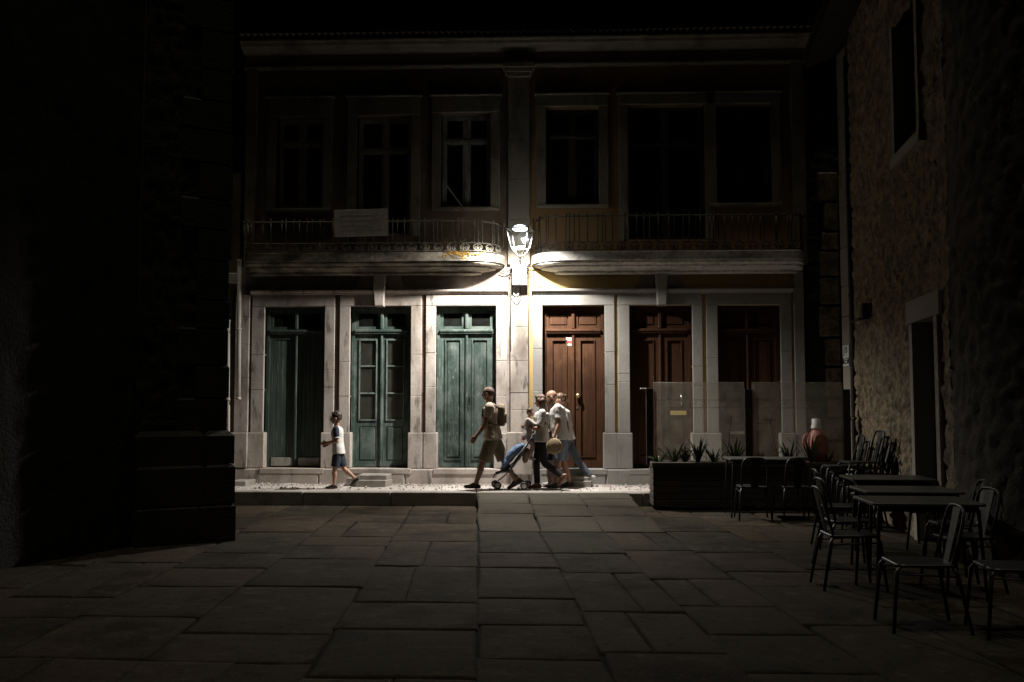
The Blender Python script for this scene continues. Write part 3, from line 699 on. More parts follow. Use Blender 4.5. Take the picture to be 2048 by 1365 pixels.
cable('cable',[(1024,548,-.08),(1023,575,-.08),(1024,600,-.075),(1034,608,-.075),(1041,598,-.075),(1041,574,-.09)],.006,M['cable'],'long black cable loop hanging below the meter box')
cable('cable',[(1001,541,-.07),(1012,544,-.075),(1020,540,-.08),(1026,533,-.09),(1034,529,-.08),(1046,531,-.08),(1063,534,-.05),(1080,542,.04)],.010,M['cable'],'thick black cable bundle running across above the meter box')
cable('cable',[(1000,545,.03),(1010,545,.0),(1018,545,-.07),(1023,556,-.075),(1022,600,-.075),(1022,700,-.075)],.006,M['cable'],'black cable dropping down the left edge of the pilaster')
cable('cable',[(1060,545,.03),(1061,560,.03),(1064,578,-.06)],.007,M['cable'],'short straight cable right of the meter box')
cable('cable',[(1066,541,.03),(1067,562,.03),(1068,575,.03),(1075,576,.02),(1080,571,.0),(1079,577,.0)],.009,M['cable'],'hooked cable end on the ochre wall right of the meter box')
cable('cable',[(1034,528,-.1),(1037,524,-.3),(1045,522,-.7),(1046,512,-.97)],.006,M['cable'],'thin cable climbing from the meter box to the lantern')
cable('cable',[(1014,583,-.09),(1016,590,-.04),(1010,592,-.03)],.006,M['cable'],'tiny cable hook at the end of the left string course')
cable('cable',[(1586,585,-.08),(1591,610,-.02),(1592,625,.0),(1605,629,.0),(1625,627,.22),(1650,628,.22),(1680,622,.2)],.006,M['cable'],'thin cable crossing the dark gap at the right end of the facade')

# pipes at the left end on the neighbouring wall
nw=empty('neighbour_wall',(-5.8,.3,0),label='dark plastered wall of the house at the left end of the facade',cat='wall')
add('wall_face',MB().box(-9.0,X(469),.16,.6,-.05,5.6),M['plaster_up_l'],nw)
add('wall_base',MB().cbox(-9.0,X(462),-.04,.159,-.05,.95,.02),M['stone_l'],nw)
def pipe(px0,py0,px1,py1,r,label,y=-.12):
    a,b=P(px0,py0,y),P(px1,py1,y)
    e=empty('drain_pipe',(b.x,b.y,b.z),label=label,cat='pipe',group='pipes at the left end of the facade')
    add('tube',MB().tube([a,b],r,10),M['pipe'],e,True)
    n=max(2,int((a-b).length/1.1))
    for k in range(n+1):
        c=a.lerp(b,(k+.02)/(n+.04)); add('collar',MB().tube([c+Vector((0,0,.02)),c-Vector((0,0,.02))],r*1.28,10),M['pipe'],e,True)
pipe(450,285,446,905,.030,'tall thin pipe farthest left at the corner of the facade')
pipe(457.5,640,456,960,.028,'short thin pipe between the two taller pipes')
pipe(479,520,477,800,.036,'thick pipe standing nearest to the first green door')
o=add('wall_box',MB().cbox(X(451),X(473),-.10,.158,Z(563),Z(545),.01),M['board']); tag(o,'small faded square box between the pipes on the left wall','box')

# stepping stones against the plinth
def stone_block(pts,z0,z1,label):
    o=add('granite_block',MB().prism(pts,z0,[z1+random.uniform(-.006,.006) for _ in pts],.012),M['kerb']); tag(o,label,'stone block','loose granite blocks on the pavement'); return o
def pav(px,Y): return X(px,Y,960)
a,b=pav(711,-.62),pav(771,-.62)
stone_block([(a,-.62),(b,-.63),(b+.05,-.2),(a+.03,-.2)],PZ-.02,PZ+.10,'lower granite step block before the glazed green door')
stone_block([(a+.02,-.56),(b-.0,-.55),(b+.03,-.2),(a+.04,-.2)],PZ+.102,PZ+.185,'thinner granite slab lying on the lower step block')
a,b=pav(693,-.5),pav(713,-.5); stone_block([(a,-.5),(b,-.5),(b,-.15),(a+.02,-.15)],PZ-.02,PZ+.13,'rough stone lump behind the walking boy')
a,b=pav(461,-.6),pav(490,-.6); stone_block([(a,-.6),(b,-.58),(b+.03,-.1),(a,-.1)],PZ-.02,PZ+.085,'small kerb block at the foot of the left pipes')
a,b=pav(1139,-.5),pav(1182,-.5); stone_block([(a,-.5),(b,-.5),(b+.04,-.12),(a+.02,-.12)],PZ-.02,PZ+.085,'lower step block before the brown door beside the lamp')
stone_block([(a+.02,-.46),(b-.04,-.45),(b-.02,-.12),(a+.03,-.12)],PZ+.087,PZ+.15,'upper step slab before the brown door beside the lamp')

# ================================================================== LEFT TOWER (dark)
def Gp(px,dist): return Vector(((px-1100)/FPX*dist, CAM.y+dist))
A=Gp(262,10.7); B=Gp(443,11.28)
lt=empty('dark_tower',(A.x-1,A.y,0),label='dark stone building corner filling the left edge',cat='building')
def oblique(name,A,B,z0,z1,thick,m,parent,bump=0,nu=1,nv=1,seed=0):
    """wall sheet from plan A to B facing right of A->B, with real relief"""
    d=(B-A); L=d.length; d=d/L; nrm=Vector((d.y,-d.x)); vs=[];fs=[]
    for j in range(nv+1):
        for i in range(nu+1):
            u=L*i/nu; z=z0+(z1-z0)*j/nv; h=0
            if bump:
                h=stonefield(u+seed,z)*bump
            p=A+d*u+nrm*h; vs.append((p.x,p.y,z))
    for j in range(nv):
        for i in range(nu): a=j*(nu+1)+i; fs.append((a,a+1,a+nu+2,a+nu+1))
    n=len(vs); back=[A-nrm*thick,B-nrm*thick]
    vs+=[(back[0].x,back[0].y,z0),(back[1].x,back[1].y,z0),(back[1].x,back[1].y,z1),(back[0].x,back[0].y,z1)]
    w_=nu+1; tl=nv*w_
    fs+=[(n+1,n,n+3,n+2),(nu,n+1,n+2,tl+nu),(n,0,tl,n+3),(tl,tl+nu,n+2,n+3)]
    return add(name,MB().add(vs,fs),m,parent,bool(bump))
def stonefield(u,z):
    # irregular rubble: voronoi stones with sunk joints, each bulging differently, over rough faces
    w1=noise.noise(Vector((u*1.7,z*1.7,4)))*.25; w2=noise.noise(Vector((u*1.7,z*1.7,8)))*.25
    d,pts=noise.voronoi(Vector((u/.30+w1,z/.15+w2,.5)))
    e=min(1,(d[1]-d[0])*5.5); e=e*e*(3-2*e); c=pts[0]
    hh=noise.noise(Vector((c[0]*2.3+.5,c[1]*3.1+.5,7)))*.5+.5
    return e*(.25+.55*hh)+.34*noise.fractal(Vector((u*10,z*6,1)),.6,2.2,5)
D1=Vector((-4.55,-17.5)); A1=Vector((A.x-.02,A.y-.02))
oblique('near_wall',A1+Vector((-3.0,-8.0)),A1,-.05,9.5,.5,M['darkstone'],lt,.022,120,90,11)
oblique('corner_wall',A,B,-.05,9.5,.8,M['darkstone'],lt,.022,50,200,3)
# corner stones along the far edge
d_=(B-A).normalized(); n_=Vector((d_.y,-d_.x)); zq=1.2
while zq<9.3:
    hq=random.uniform(.28,.5); lq=random.choice([.35,.55]); ex_=random.uniform(.0,.035); q0=B-d_*lq; q1=B+d_*ex_
    pq_=[q0+n_*.035,q1+n_*.035,q1-n_*.5,q0-n_*.5]
    add('corner_stone',MB().prism([(q.x,q.y) for q in pq_],zq+.006,[zq+hq-.004]*4,.025),M['darkstone'],lt); zq+=hq
# rounded plinth stones
d_=(B-A).normalized(); n_=Vector((d_.y,-d_.x)); L_=(B-A).length
for k,(z0,z1,pr,ext) in enumerate(((-.05,.42,.16,.10),(.42,.86,.15,.09),(.86,1.24,.12,.085))):
    u=-.02
    while u<L_+ext-.01:
        l=min(random.uniform(.45,.8),L_+ext-u)
        if L_+ext-u-l<.25: l=L_+ext-u
        p=[A+d_*(u+.004)-n_*.25,A+d_*(u+l-.004)-n_*.25,A+d_*(u+l-.004)+n_*pr,A+d_*(u+.004)+n_*pr]
        pts=[(q.x,q.y) for q in (p[3],p[2],p[1],p[0])]
        add('plinth_stone',MB().prism(pts,z0+.004,[z1-.002]*4,.06 if k==2 else .03),M['darkstone'],lt); u+=l
hk=P(215,612,A.y-1.2)

# ================================================================== RIGHT STONE BUILDING
WX0=2.85; WS=.1155
def wallp(dist): return Vector((WX0+WS*dist, CAM.y+dist))
rb_=empty('rubble_house',(5.2,-5,0),label='rough rubble stone house wall along the right side',cat='building')
FAR,NEAR=16.35,5.5
A=wallp(NEAR+0); B=wallp(15.2)
# split around the doorway and the window
dd=(B-A).normalized(); nn=Vector((-dd.y,dd.x)); LW=(B-A).length
def wp(u,off=0): return A+dd*u+nn*off
def du(dist): return (dist-NEAR)*math.hypot(1,WS)
u0d,u1d=du(10.45),du(11.65); u0w,u1w=du(10.9),du(12.2)
def rub(name,ua,ub,z0,z1,res,seed=0):
    nu=max(2,int((ub-ua)/res)); nv=max(2,int((z1-z0)/res)); vs=[];fs=[]
    for j in range(nv+1):
        for i in range(nu+1):
            u=ua+(ub-ua)*i/nu; z=z0+(z1-z0)*j/nv
            p=wp(u,stonefield(u,z)*.06-.015); vs.append((p.x,p.y,z))
    for j in range(nv):
        for i in range(nu): a=j*(nu+1)+i; fs.append((a+1,a,a+nu+1,a+nu+2))
    return add(name,MB().add(vs,fs),M['rubble'],rb_,True)
u_b=u0d-.35; zdt=2.62; zw0,zw1=4.55,6.15
rub('rubble_face',u_b,u0d,-.05,9,.05); rub('rubble_face',u1d,LW,-.05,zw0,.03); rub('rubble_face',u0d,u1d,zdt,zw0,.04)
rub('rubble_face',u1w,LW,zw0,9,.05); rub('rubble_face',u0d,u0w,zw0,9,.06); rub('rubble_face',u0w,u1w,zw1,9,.06); 
rub('rubble_face',u0d+.001,u0d+.3,zw0,zw1,.06)
def wbox(name,ua,ub,o0,o1,z0,z1,m,parent=None,c=.012):
    p=[wp(ua,o1),wp(ub,o1),wp(ub,o0),wp(ua,o0)]
    return add(name,MB().prism([(q.x,q.y) for q in p][::-1],z0,[z1]*4,c),m,parent or rb_)
# solid core
p=[wp(-.3,-.15),wp(LW+.38,-.15),wp(LW+.38,-3.5),wp(-.3,-3.5)]
def core(ua,ub,z0,z1): wbox('wall_core',ua,ub,-3.0,-.16,z0,z1,M['darkstone'])
core(u_b,u0d-.02,-.05,9); core(u1d+.02,LW+.72,-.05,9); core(u0d-.02,u1d+.02,zdt+.02,zw0-.02); core(u0d-.02,u1d+.02,zw1+.02,9)
wbox('window_back',u0d,u1d,-3,-.45,zw0,zw1,M['dark'])
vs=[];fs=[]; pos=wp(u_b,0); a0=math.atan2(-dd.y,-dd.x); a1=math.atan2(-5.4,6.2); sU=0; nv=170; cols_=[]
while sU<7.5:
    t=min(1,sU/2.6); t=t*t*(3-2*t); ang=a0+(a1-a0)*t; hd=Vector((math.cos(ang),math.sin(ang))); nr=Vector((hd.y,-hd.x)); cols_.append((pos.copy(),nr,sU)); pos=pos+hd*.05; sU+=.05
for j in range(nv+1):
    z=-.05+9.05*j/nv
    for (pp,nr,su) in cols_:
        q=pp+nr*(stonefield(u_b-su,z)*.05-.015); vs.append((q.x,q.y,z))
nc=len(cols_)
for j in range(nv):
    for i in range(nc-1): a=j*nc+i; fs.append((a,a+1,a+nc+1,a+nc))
add('rubble_face',MB().add(vs,fs),M['rubble_shade'],rb_,True)
# door with frame
for a,b in ((u0d,u0d+.14),(u1d-.14,u1d)): wbox('jamb_stone',a,b,-.3,.05,-.05,zdt-.16,M['quoin'])
wbox('lintel_stone',u0d-.1,u1d+.1,-.3,.055,zdt-.158,zdt+.1,M['quoin'])
dr=wbox('door',u0d+.14,u1d-.14,-.28,-.22,.02,zdt-.16,M['winframe_d'])
for a,b in ((u0d+.16,(u0d+u1d)/2-.01),((u0d+u1d)/2+.01,u1d-.16)): wbox('door_leaf_frame',a,a+.07,-.21,-.17,.03,zdt-.18,M['winframe'],dr); wbox('door_leaf_frame',b-.07,b,-.21,-.17,.03,zdt-.18,M['winframe_d'],dr)
# upper window
for a,b in ((u0w,u0w+.12),(u1w-.12,u1w)): wbox('window_jamb_stone',a,b,-.4,.06,zw0,zw1,M['quoin'])
wbox('window_sill',u0w-.05,u1w+.05,-.4,.08,zw0-.14,zw0-.002,M['quoin'])
wf=wbox('window',u0w+.12,u1w-.12,-.36,-.33,zw0,zw1,M['winframe_d'])
for k in range(5): wbox('window_bar',u0w+.12,u1w-.12,-.32,-.28,zw0+.05+k*.36,zw0+.09+k*.36,M['winframe'],wf,.004)
# dressed corner stones, square to the facade
z=-.05; random.seed(21); QX,QY0,QY1=4.75,CAM.y+15.9,CAM.y+16.36
while z<8.6:
    h=random.uniform(.5,.72)
    add('quoin_stone',MB().cbox(QX+random.uniform(-.008,.008),QX+.45,QY0,QY1,z+.003,z+h-.003,.012),M['quoin'],rb_); z+=h
# drain pipe in the joint beside the corner stones
c0=wp(LW+.30,-.02)
dp=empty('downpipe',(c0.x,c0.y,0),label='dark downpipe running down beside the corner stones of the rubble house',cat='pipe')
add('tube',MB().tube([(c0.x,c0.y,7.0),(c0.x,c0.y,0)],.05,10),M['iron'],dp,True)
for z in (1.3,3.2,5.2): add('bracket',MB().tube([(c0.x,c0.y,z),(c0.x,c0.y,z+.05)],.062,10),M['iron'],dp,True)
# house plaque on the corner stones
PA,PB=QY0+.04,QY0+.36
pq=add('wall_plaque',MB().cbox(QX-.026,QX-.012,PA,PB,2.155,2.49,.002),M['white'])
tag(pq,'small white plaque with a house emblem on the corner stones','sign')
def mark(a,b,z0,z1,m,e=.0268):
    y0,y1=PB+(PA-PB)*a,PB+(PA-PB)*b
    add('printed_mark',MB().add([(QX-e,y0,z0),(QX-e,y1,z0),(QX-e,y1,z1),(QX-e,y0,z1)],[(0,1,2,3)]),m,pq)
for a_,b_,c_2,d_2 in ((.15,.25,2.33,2.43),(.20,.34,2.42,2.44),(.34,.66,2.44,2.46),(.66,.76,2.37,2.45),(.34,.66,2.37,2.385),(.42,.47,2.385,2.435),(.54,.59,2.385,2.435),(.0,1.0,2.195,2.28)): mark(a_,b_,c_2,d_2,M['black_ink'])
mark(.2,.85,2.25,2.266,M['white'],.0275); mark(.3,.7,2.212,2.236,M['white'],.0275)
# iron hook and bracket box on rubble
wbox('conduit_box',LW-1.3,LW-1.12,.04,.13,2.72,2.95,M['iron'])
o=add('wall_hook',MB().tube([tuple(wp(LW-1.2,.03))+(2.75,),tuple(wp(LW-1.2,.16))+(2.73,),tuple(wp(LW-.65,.16))+(2.74,)],.022,6),M['iron'],rb_,True)
# eave tiles at the top of the rubble house
for k in range(29):
    u=LW+1.1-k*.2; a=wp(u,.55); b=wp(u,-1.6)
    mb=MB(); r0=[];r1=[]
    for i in range(7):
        q=math.pi*i/6; t=dd*(.1*math.cos(q)); r0.append((a.x+t.x,a.y+t.y,7.25+.07*math.sin(q))); r1.append((b.x+t.x,b.y+t.y,8.05+.07*math.sin(q)))
    mb.strip(None,[r0,r1]); add('roof_tile',mb,M['roof'],rb_,True)
p_=[wp(u_b,.5),wp(LW+1.1,.5),wp(LW+1.1,-1.6),wp(u_b,-1.6)]
add('eave_board',MB().add([(p_[0].x,p_[0].y,7.2),(p_[1].x,p_[1].y,7.2),(p_[2].x,p_[2].y,8.0),(p_[3].x,p_[3].y,8.0),(p_[0].x,p_[0].y,7.1),(p_[1].x,p_[1].y,7.1),(p_[2].x,p_[2].y,7.9),(p_[3].x,p_[3].y,7.9)],[(0,1,2,3),(7,6,5,4),(4,5,1,0),(5,6,2,1)]),M['darkstone'],rb_)
# dark stone house closing the gap behind
gh=empty('gap_house',(5.2,.5,0),label='dark stone house in the narrow gap right of the ochre facade',cat='building')
vs=[];fs=[]
nu,nv=60,180
for j in range(nv+1):
    for i in range(nu+1):
        x=X(1612)+2.6*i/nu; z=-.05+6.0*j/nv; vs.append((x,.24-stonefield(x*1.2+9,z)*.05,z))
for j in range(nv):
    for i in range(nu): a=j*(nu+1)+i; fs.append((a,a+1,a+nu+2,a+nu+1))
add('rubble_face',MB().add(vs,fs),M['darkstone'],gh,True)
add('wall_core',MB().box(X(1612)+.003,X(1612)+2.6,.3,1.2,-.05,5.9),M['darkstone'],gh)
z=.2
while z<5.3:
    h=random.uniform(.3,.55); wv=random.uniform(.12,.26)
    add('corner_stone',MB().cbox(X(1676)-wv,X(1676)+.1,.10,.28,z+.01,z+h-.012,.03),M['rubble'],gh); z+=h

# ================================================================== PLANTER AND GLASS SCREEN
PY0,PY1=-2.18,-1.66
pz1=Z(925,PY0,1400); pxa,pxb=P(1309,930,PY0).x,P(1690,930,PY0).x
pl=empty('wooden_planter',((pxa+pxb)/2,PY0,0),label='long dark slatted wooden planter box at the kerb',cat='planter')
nS=6; sh=(pz1-.06-.07)/nS
for k in range(nS):
    z=.06+k*sh
    add('slat',MB().cbox(pxa,pxb,PY0,PY0+.022,z+.005,z+sh-.006,.004),M['wood'],pl)
    add('slat',MB().cbox(pxa,pxb,PY1-.022,PY1,z+.005,z+sh-.006,.004),M['wood'],pl)
    add('slat',MB().cbox(pxa-.024,pxa-.002,PY0-.004,PY1+.004,z+.005,z+sh-.006,.004),M['wood'],pl)
    add('slat',MB().cbox(pxb+.002,pxb+.024,PY0-.004,PY1+.004,z+.005,z+sh-.006,.004),M['wood'],pl)
zr=pz1-.068
for (a,b,c,d_) in ((pxa-.04,pxb+.04,PY0-.03,PY0+.05),(pxa-.04,pxb+.04,PY1-.05,PY1+.03)): add('top_rail',MB().cbox(a,b,c,d_,zr,pz1,.008),M['wood'],pl)
for a in (pxa-.04,pxb-.04): add('top_rail',MB().cbox(a,a+.08,PY0+.052,PY1-.052,zr,pz1-.001,.008),M['wood'],pl)
for a in (pxa+.03,(pxa+pxb)/2,pxb-.11):
    for c in (PY0+.024,PY1-.104): add('corner_leg',MB().cbox(a,a+.08,c,c+.08,.0,zr-.002,.006),M['wood'],pl)
add('soil',MB().box(pxa+.004,pxb-.004,PY0+.06,PY1-.06,zr-.2,pz1-.05),M['soil'],pl)
# glass screen: posts and panes standing in the planter
GY=-1.86
def post(px,label,pyt=779):
    a=P(px-7,860,GY).x; b=P(px+7,860,GY).x; o=add('screen_post',MB().cbox(a,b,GY-.03,GY+.03,pz1-.06,Z(pyt,GY,px),.004),M['iron']); tag(o,label,'post','posts of the glass screen'); return o
post(1299.5,'dark flat post at the left end of the glass screen',777); post(1497.5,'dark post between the two glass panes'); post(1694,'dark post at the right end of the glass screen beside the plaque wall')
o=add('post_clamp',MB().cbox(P(1281,860,GY).x,P(1292,860,GY).x,GY-.02,GY+.02,Z(780,GY,1290),Z(776.5,GY,1290),.003),M['chrome']); tag(o,'small bright clamp sticking out left of the screen post','clamp')
def text_mesh(body,size):
    cu=bpy.data.curves.new('t','FONT'); cu.body=body; cu.size=size; cu.align_x='CENTER'; cu.space_character=1.25
    o=bpy.data.objects.new('t',cu); col.objects.link(o); dg=bpy.context.evaluated_depsgraph_get(); me=bpy.data.meshes.new_from_object(o.evaluated_get(dg)); bpy.data.objects.remove(o); return me
def pane(pa,pb,label,txt,tx):
    a,b=P(pa,860,GY).x,P(pb,860,GY).x; zt=Z(766,GY,(pa+pb)/2)
    o=add('glass_pane',MB().box(a,b,GY-.005,GY+.005,pz1-.055,zt),M['glass']); tag(o,label,'glass screen','panes of the glass screen')
    for py in (800.5,816):
        z=Z(py,GY,(pa+pb)/2); add('etched_line',MB().box(a+.05,b-.05,GY-.0075,GY-.0055,z-.006,z+.006),M['etch'],o)
    add('polished_edge',MB().box(a,b,GY-.006,GY+.006,zt+.0005,zt+.009),M['etch'],o)
    for k,chh in enumerate(txt):
        if chh==' ': continue
        me=text_mesh(chh,.115); me.materials.append(M['etch'])
        t=put('letter',me,None,o); t.rotation_euler=(rad(90),0,0); t.location=(P(tx,810,GY).x+(k-len(txt)/2+.5)*.062,GY-.0065,Z(813,GY,tx))
pane(1307,1489,'left pane of the glass screen standing in the planter','ISH IH',1392)
pane(1505,1686,'right pane of the glass screen beside the rubble house','STO GTAIE',1594)
# plants: arching strap leaves
def plant(px,Y,n,h,spread,label,stiff=False,seed=0):
    rnd=random.Random(seed); p=P(px,900,Y); base=Vector((p.x,Y,pz1-.05)); e=empty('strap_leaf_plant',base,label=label,cat='plant',group='strap leaved plants in the planter')
    for k in range(n):
        q=rnd.uniform(0,6.28); l=h*rnd.uniform(.7,1.15); s=spread*rnd.uniform(.4,1.1); drop=0 if stiff else rnd.uniform(.1,.7)
        w0=.016 if not stiff else .018; path=[]
        for i in range(7):
            t=i/6; r=s*t; z=l*(t-drop*.75*t*t*t) if not stiff else l*t*(1-.12*t)
            path.append(Vector((math.cos(q)*r, math.sin(q)*r*.45, max(z,-.02+.0*t))))
        side=Vector((-math.sin(q),math.cos(q),0)); L=[];R=[];Mi=[]
        for i,c in enumerate(path):
            ww=w0*(1-(i/6)**2.2)*(.65+.9*min(1,i/2)*.4)+.001; L.append(c+side*ww+Vector((0,0,.006))); R.append(c-side*ww+Vector((0,0,.006))); Mi.append(c)
        mb=MB(); mb.v=[tuple(base+v) for v in L+Mi+R]
        for i in range(6): mb.f+=[(i,i+1,7+i+1,7+i),(7+i,7+i+1,14+i+1,14+i)]
        add('leaf',mb,M['leaf'],e,True)
for i,(px,n,h,sp,stf,lb) in enumerate(((1316,9,.16,.20,False,'low arching plant at the left end of the planter'),(1347,9,.30,.24,False,'arching plant second from the left end of the planter'),(1370,7,.27,.18,False,'small loose plant right of the second arching plant'),
    (1396,9,.38,.16,False,'tall plant before the pillar behind the glass'),(1428,9,.26,.24,False,'arching plant just left of the far table'),(1470,8,.36,.18,False,'tall leaves rising behind the far table top'),
    (1530,8,.22,.2,False,'low plant hidden under the far table top'),(1578,10,.34,.16,False,'bushy rounded plant right of the far table'),(1622,10,.38,.26,True,'spiky plant in front of the red jug'),(1655,6,.2,.15,False,'low plant next to the stacked chairs'))):
    plant(px,PY0+.16 if i%2 else PY0+.13,int(n*1.8),h*1.3,sp*1.35,lb,stf,i+3)
def seedhead(pxb,pyb,pxt,pyt,label,n=22):
    Y=PY0+.17; a=P(pxb,pyb,Y); a.z=pz1-.05; b=P(pxt,pyt,Y); e=empty('flower_stalk',a,label=label,cat='plant',group='dry flower stalks')
    add('stem',MB().tube([a,a.lerp(b,.5)+Vector((.01,0,0)),b],.005,5),M['stem'],e,True)
    mb=MB(); rnd=random.Random(pxb)
    for k in range(n):
        d=Vector((rnd.gauss(0,1),rnd.gauss(0,1),rnd.gauss(.2,.8))).normalized()*rnd.uniform(.06,.11); mb.tube([b,b+d*.8,b+d],[.002,.0025,.007],4)
    add('seed_head',mb,M['stem'],e)
seedhead(1557,905,1540,840,'round dry seed head on a tilted stem behind the right glass pane'); seedhead(1451,905,1463,832,'thin dry flower stalk left of the middle screen post',8)
# red jug with white cap
jb=P(1633,880,-1.74); jz=pz1-.05
M['jug']=mat('red_jug_plastic',(.42,.13,.115),.45,[((.32,.08,.07),5,.45,.65,.5)]); M['jug'].node_tree.nodes['Principled BSDF'].inputs['Subsurface Weight'].default_value=.15
jg=empty('red_jug',(jb.x,jb.y,jz),label='large pinkish red jug with a white cap behind the glass screen',cat='jug')
zc=Z(858,-1.74,1634)-jz
add('body',MB().lathe([(.02,0),(.13,.0),(.155,.04),(.16,zc*.35),(.158,zc*.60),(.135,zc*.80),(.09,zc*.94),(.068,zc)],(jb.x+.02,jb.y+.01,jz),24),M['jug'],jg,True)
add('cap',MB().lathe([(.075,zc+.001),(.078,zc+.02),(.066,zc+.06),(.062,zc+.145),(.055,zc+.15),(.001,zc+.15)],(jb.x+.0,jb.y,jz),20),M['white'],jg,True)
hx=jb.x-.14; add('handle',MB().tube([(jb.x-.12,jb.y-.02,jz+zc*.85),(hx-.03,jb.y-.02,jz+zc*.82),(hx-.06,jb.y-.02,jz+zc*.68),(hx-.05,jb.y-.02,jz+zc*.45),(hx+.01,jb.y-.02,jz+zc*.36)],.022,8),M['jug'],jg,True)

# ================================================================== CAFE TABLES AND CHAIRS
def make_chair():
    r=empty('cafe_chair'); hs=.20
    # seat with rounded corners
    pts=[]
    for cx,cy,a0 in ((hs-.05,hs-.05,0),(-hs+.05,hs-.06,90),(-hs+.05,-hs+.06,180),(hs-.05,-hs+.05,270)):
        for k in range(4): q=rad(a0+k*30); pts.append((cx+.05*math.cos(q),cy+.05*math.sin(q)))
    add('seat',MB().prism(pts,.432,[.452]*len(pts),.006),M['chair'],r)
    for s in (-1,1):
        add('leg',MB().tube([(hs-.03,s*(hs-.03),.44),(hs-.0,s*(hs-.01),.40),(hs+.04,s*(hs+.02),0)],[.013,.014,.012],7),M['chair'],r,True)
        add('leg',MB().tube([(-hs+.03,s*(hs-.04),.44),(-hs-.0,s*(hs-.02),.38),(-hs-.07,s*(hs+.015),0)],[.013,.014,.012],7),M['chair'],r,True)
        add('stretcher',MB().tube([(hs-.0,s*(hs-.005),.39),(-hs,s*(hs-.02),.37)],.007,6),M['chair'],r,True)
    hp=[]
    for y,z,x in ((-.165,.44,-.17),(-.168,.6,-.215),(-.165,.72,-.245),(-.145,.795,-.262),(-.10,.825,-.268),(0,.832,-.272),(.10,.825,-.268),(.145,.795,-.262),(.165,.72,-.245),(.168,.6,-.215),(.165,.44,-.17)): hp.append((x,y,z))
    add('back_hoop',MB().tube(hp,.012,7),M['chair'],r,True)
    mb=MB(); ring=[]
    for z,x,w_ in ((.445,-.185,.05),(.6,-.222,.052),(.72,-.25,.058),(.826,-.272,.066)): ring.append([(x-.003,-w_,z),(x-.006,0,z),(x-.003,w_,z)])
    mb.strip(None,ring); ring2=[[(p[0]+.006,p[1],p[2]) for p in rr][::-1] for rr in ring]; mb.strip(None,ring2)
    add('splat',mb,M['chair'],r)
    return r
def make_table(lx,ly,h=.75):
    r=empty('cafe_table')
    pts=[]
    for cx,cy,a0 in ((lx/2-.04,ly/2-.04,0),(-lx/2+.04,ly/2-.04,90),(-lx/2+.04,-ly/2+.04,180),(lx/2-.04,-ly/2+.04,270)):
        for k in range(3): q=rad(a0+k*45); pts.append((cx+.04*math.cos(q),cy+.04*math.sin(q)))
    add('table_top',MB().prism(pts,h-.022,[h]*len(pts),.004),M['tabletop'],r)
    for a_ in (-ly/2+.05,ly/2-.065): add('apron',MB().box(-lx/2+.06,lx/2-.06,a_,a_+.015,h-.07,h-.023),M['chair'],r)
    for sx_ in (-1,1):
        for sy in (-1,1): add('leg',MB().tube([(sx_*(lx/2-.06),sy*(ly/2-.06),h-.024),(sx_*(lx/2-.05),sy*(ly/2-.055),h-.1),(sx_*(lx/2-.015),sy*(ly/2-.02),0)],[.013,.015,.012],7),M['chair'],r,True)
    return r
tp=make_table(.86,.70); tq=make_table(1.06,.72,.80); ch=make_chair()
def place(proto,x,dist,rz,z,label,cat,group,tilt=0):
    c=copy_tree(proto); c.location=(x,CAM.y+dist,z); c.rotation_euler=(0,tilt,rad(rz)); tag(c,label,cat,group); return c
G1='tables of the pavement cafe'; G2='chairs of the pavement cafe'
place(tp,2.98,8.30,-3,0,'nearest dark cafe table on the right','table',G1)
place(tp,3.27,9.40,-3,0,'second nearest dark cafe table, close behind the nearest one','table',G1)
place(tp,3.62,10.95,-4,0,'third dark cafe table, just in front of the stacked chairs','table',G1)
place(tq,2.98,14.05,-2,0,'far cafe table standing against the wooden planter','table',G1)
def chpx(px,dist): return (px-1100)/FPX*dist
place(ch,2.52,7.02,178,0,'nearest chair facing left with a bright glint on its seat edge','chair',G2)
place(ch,3.08,6.86,176,0,'chair at the lower right corner, right of the glinting chair','chair',G2)
place(ch,3.38,8.45,187,0,'chair pushed in at the right end of the nearest table','chair',G2)
place(ch,3.72,9.35,182,0,'chair against the wall at the right end of the second table','chair',G2)
place(ch,4.02,10.6,184,0,'chair with pale back top at the right end of the third table','chair',G2)
place(ch,2.50,8.55,0,0,'chair pushed in at the left end of the nearest table','chair',G2)
place(ch,2.80,9.6,4,0,'chair pushed in at the left end of the second table','chair',G2)
place(ch,3.12,10.95,-3,0,'chair pushed in at the left end of the third table','chair',G2)
place(ch,2.72,13.62,86,0,'left one of the two chairs tucked under the far table','chair',G2)
place(ch,3.26,13.62,94,0,'right one of the two chairs tucked under the far table','chair',G2)
NW=['lowest','second lowest','third','fourth','fifth','topmost']
for (px,dist,n,sname,step) in ((1768,12.7,6,'right stack by the rubble wall',(-.078,.075)),(1708,12.95,5,'left stack by the planter',(-.062,.078))):
    for k in range(n):
        place(ch,chpx(px,dist)+k*step[0],dist+.0,184 if n==6 else 176,k*step[1],'%s chair of the %s'%(NW[k] if k<n-1 else 'topmost',sname),'chair',G2,0)
for q in (tp,tq,ch): hide_proto(q)

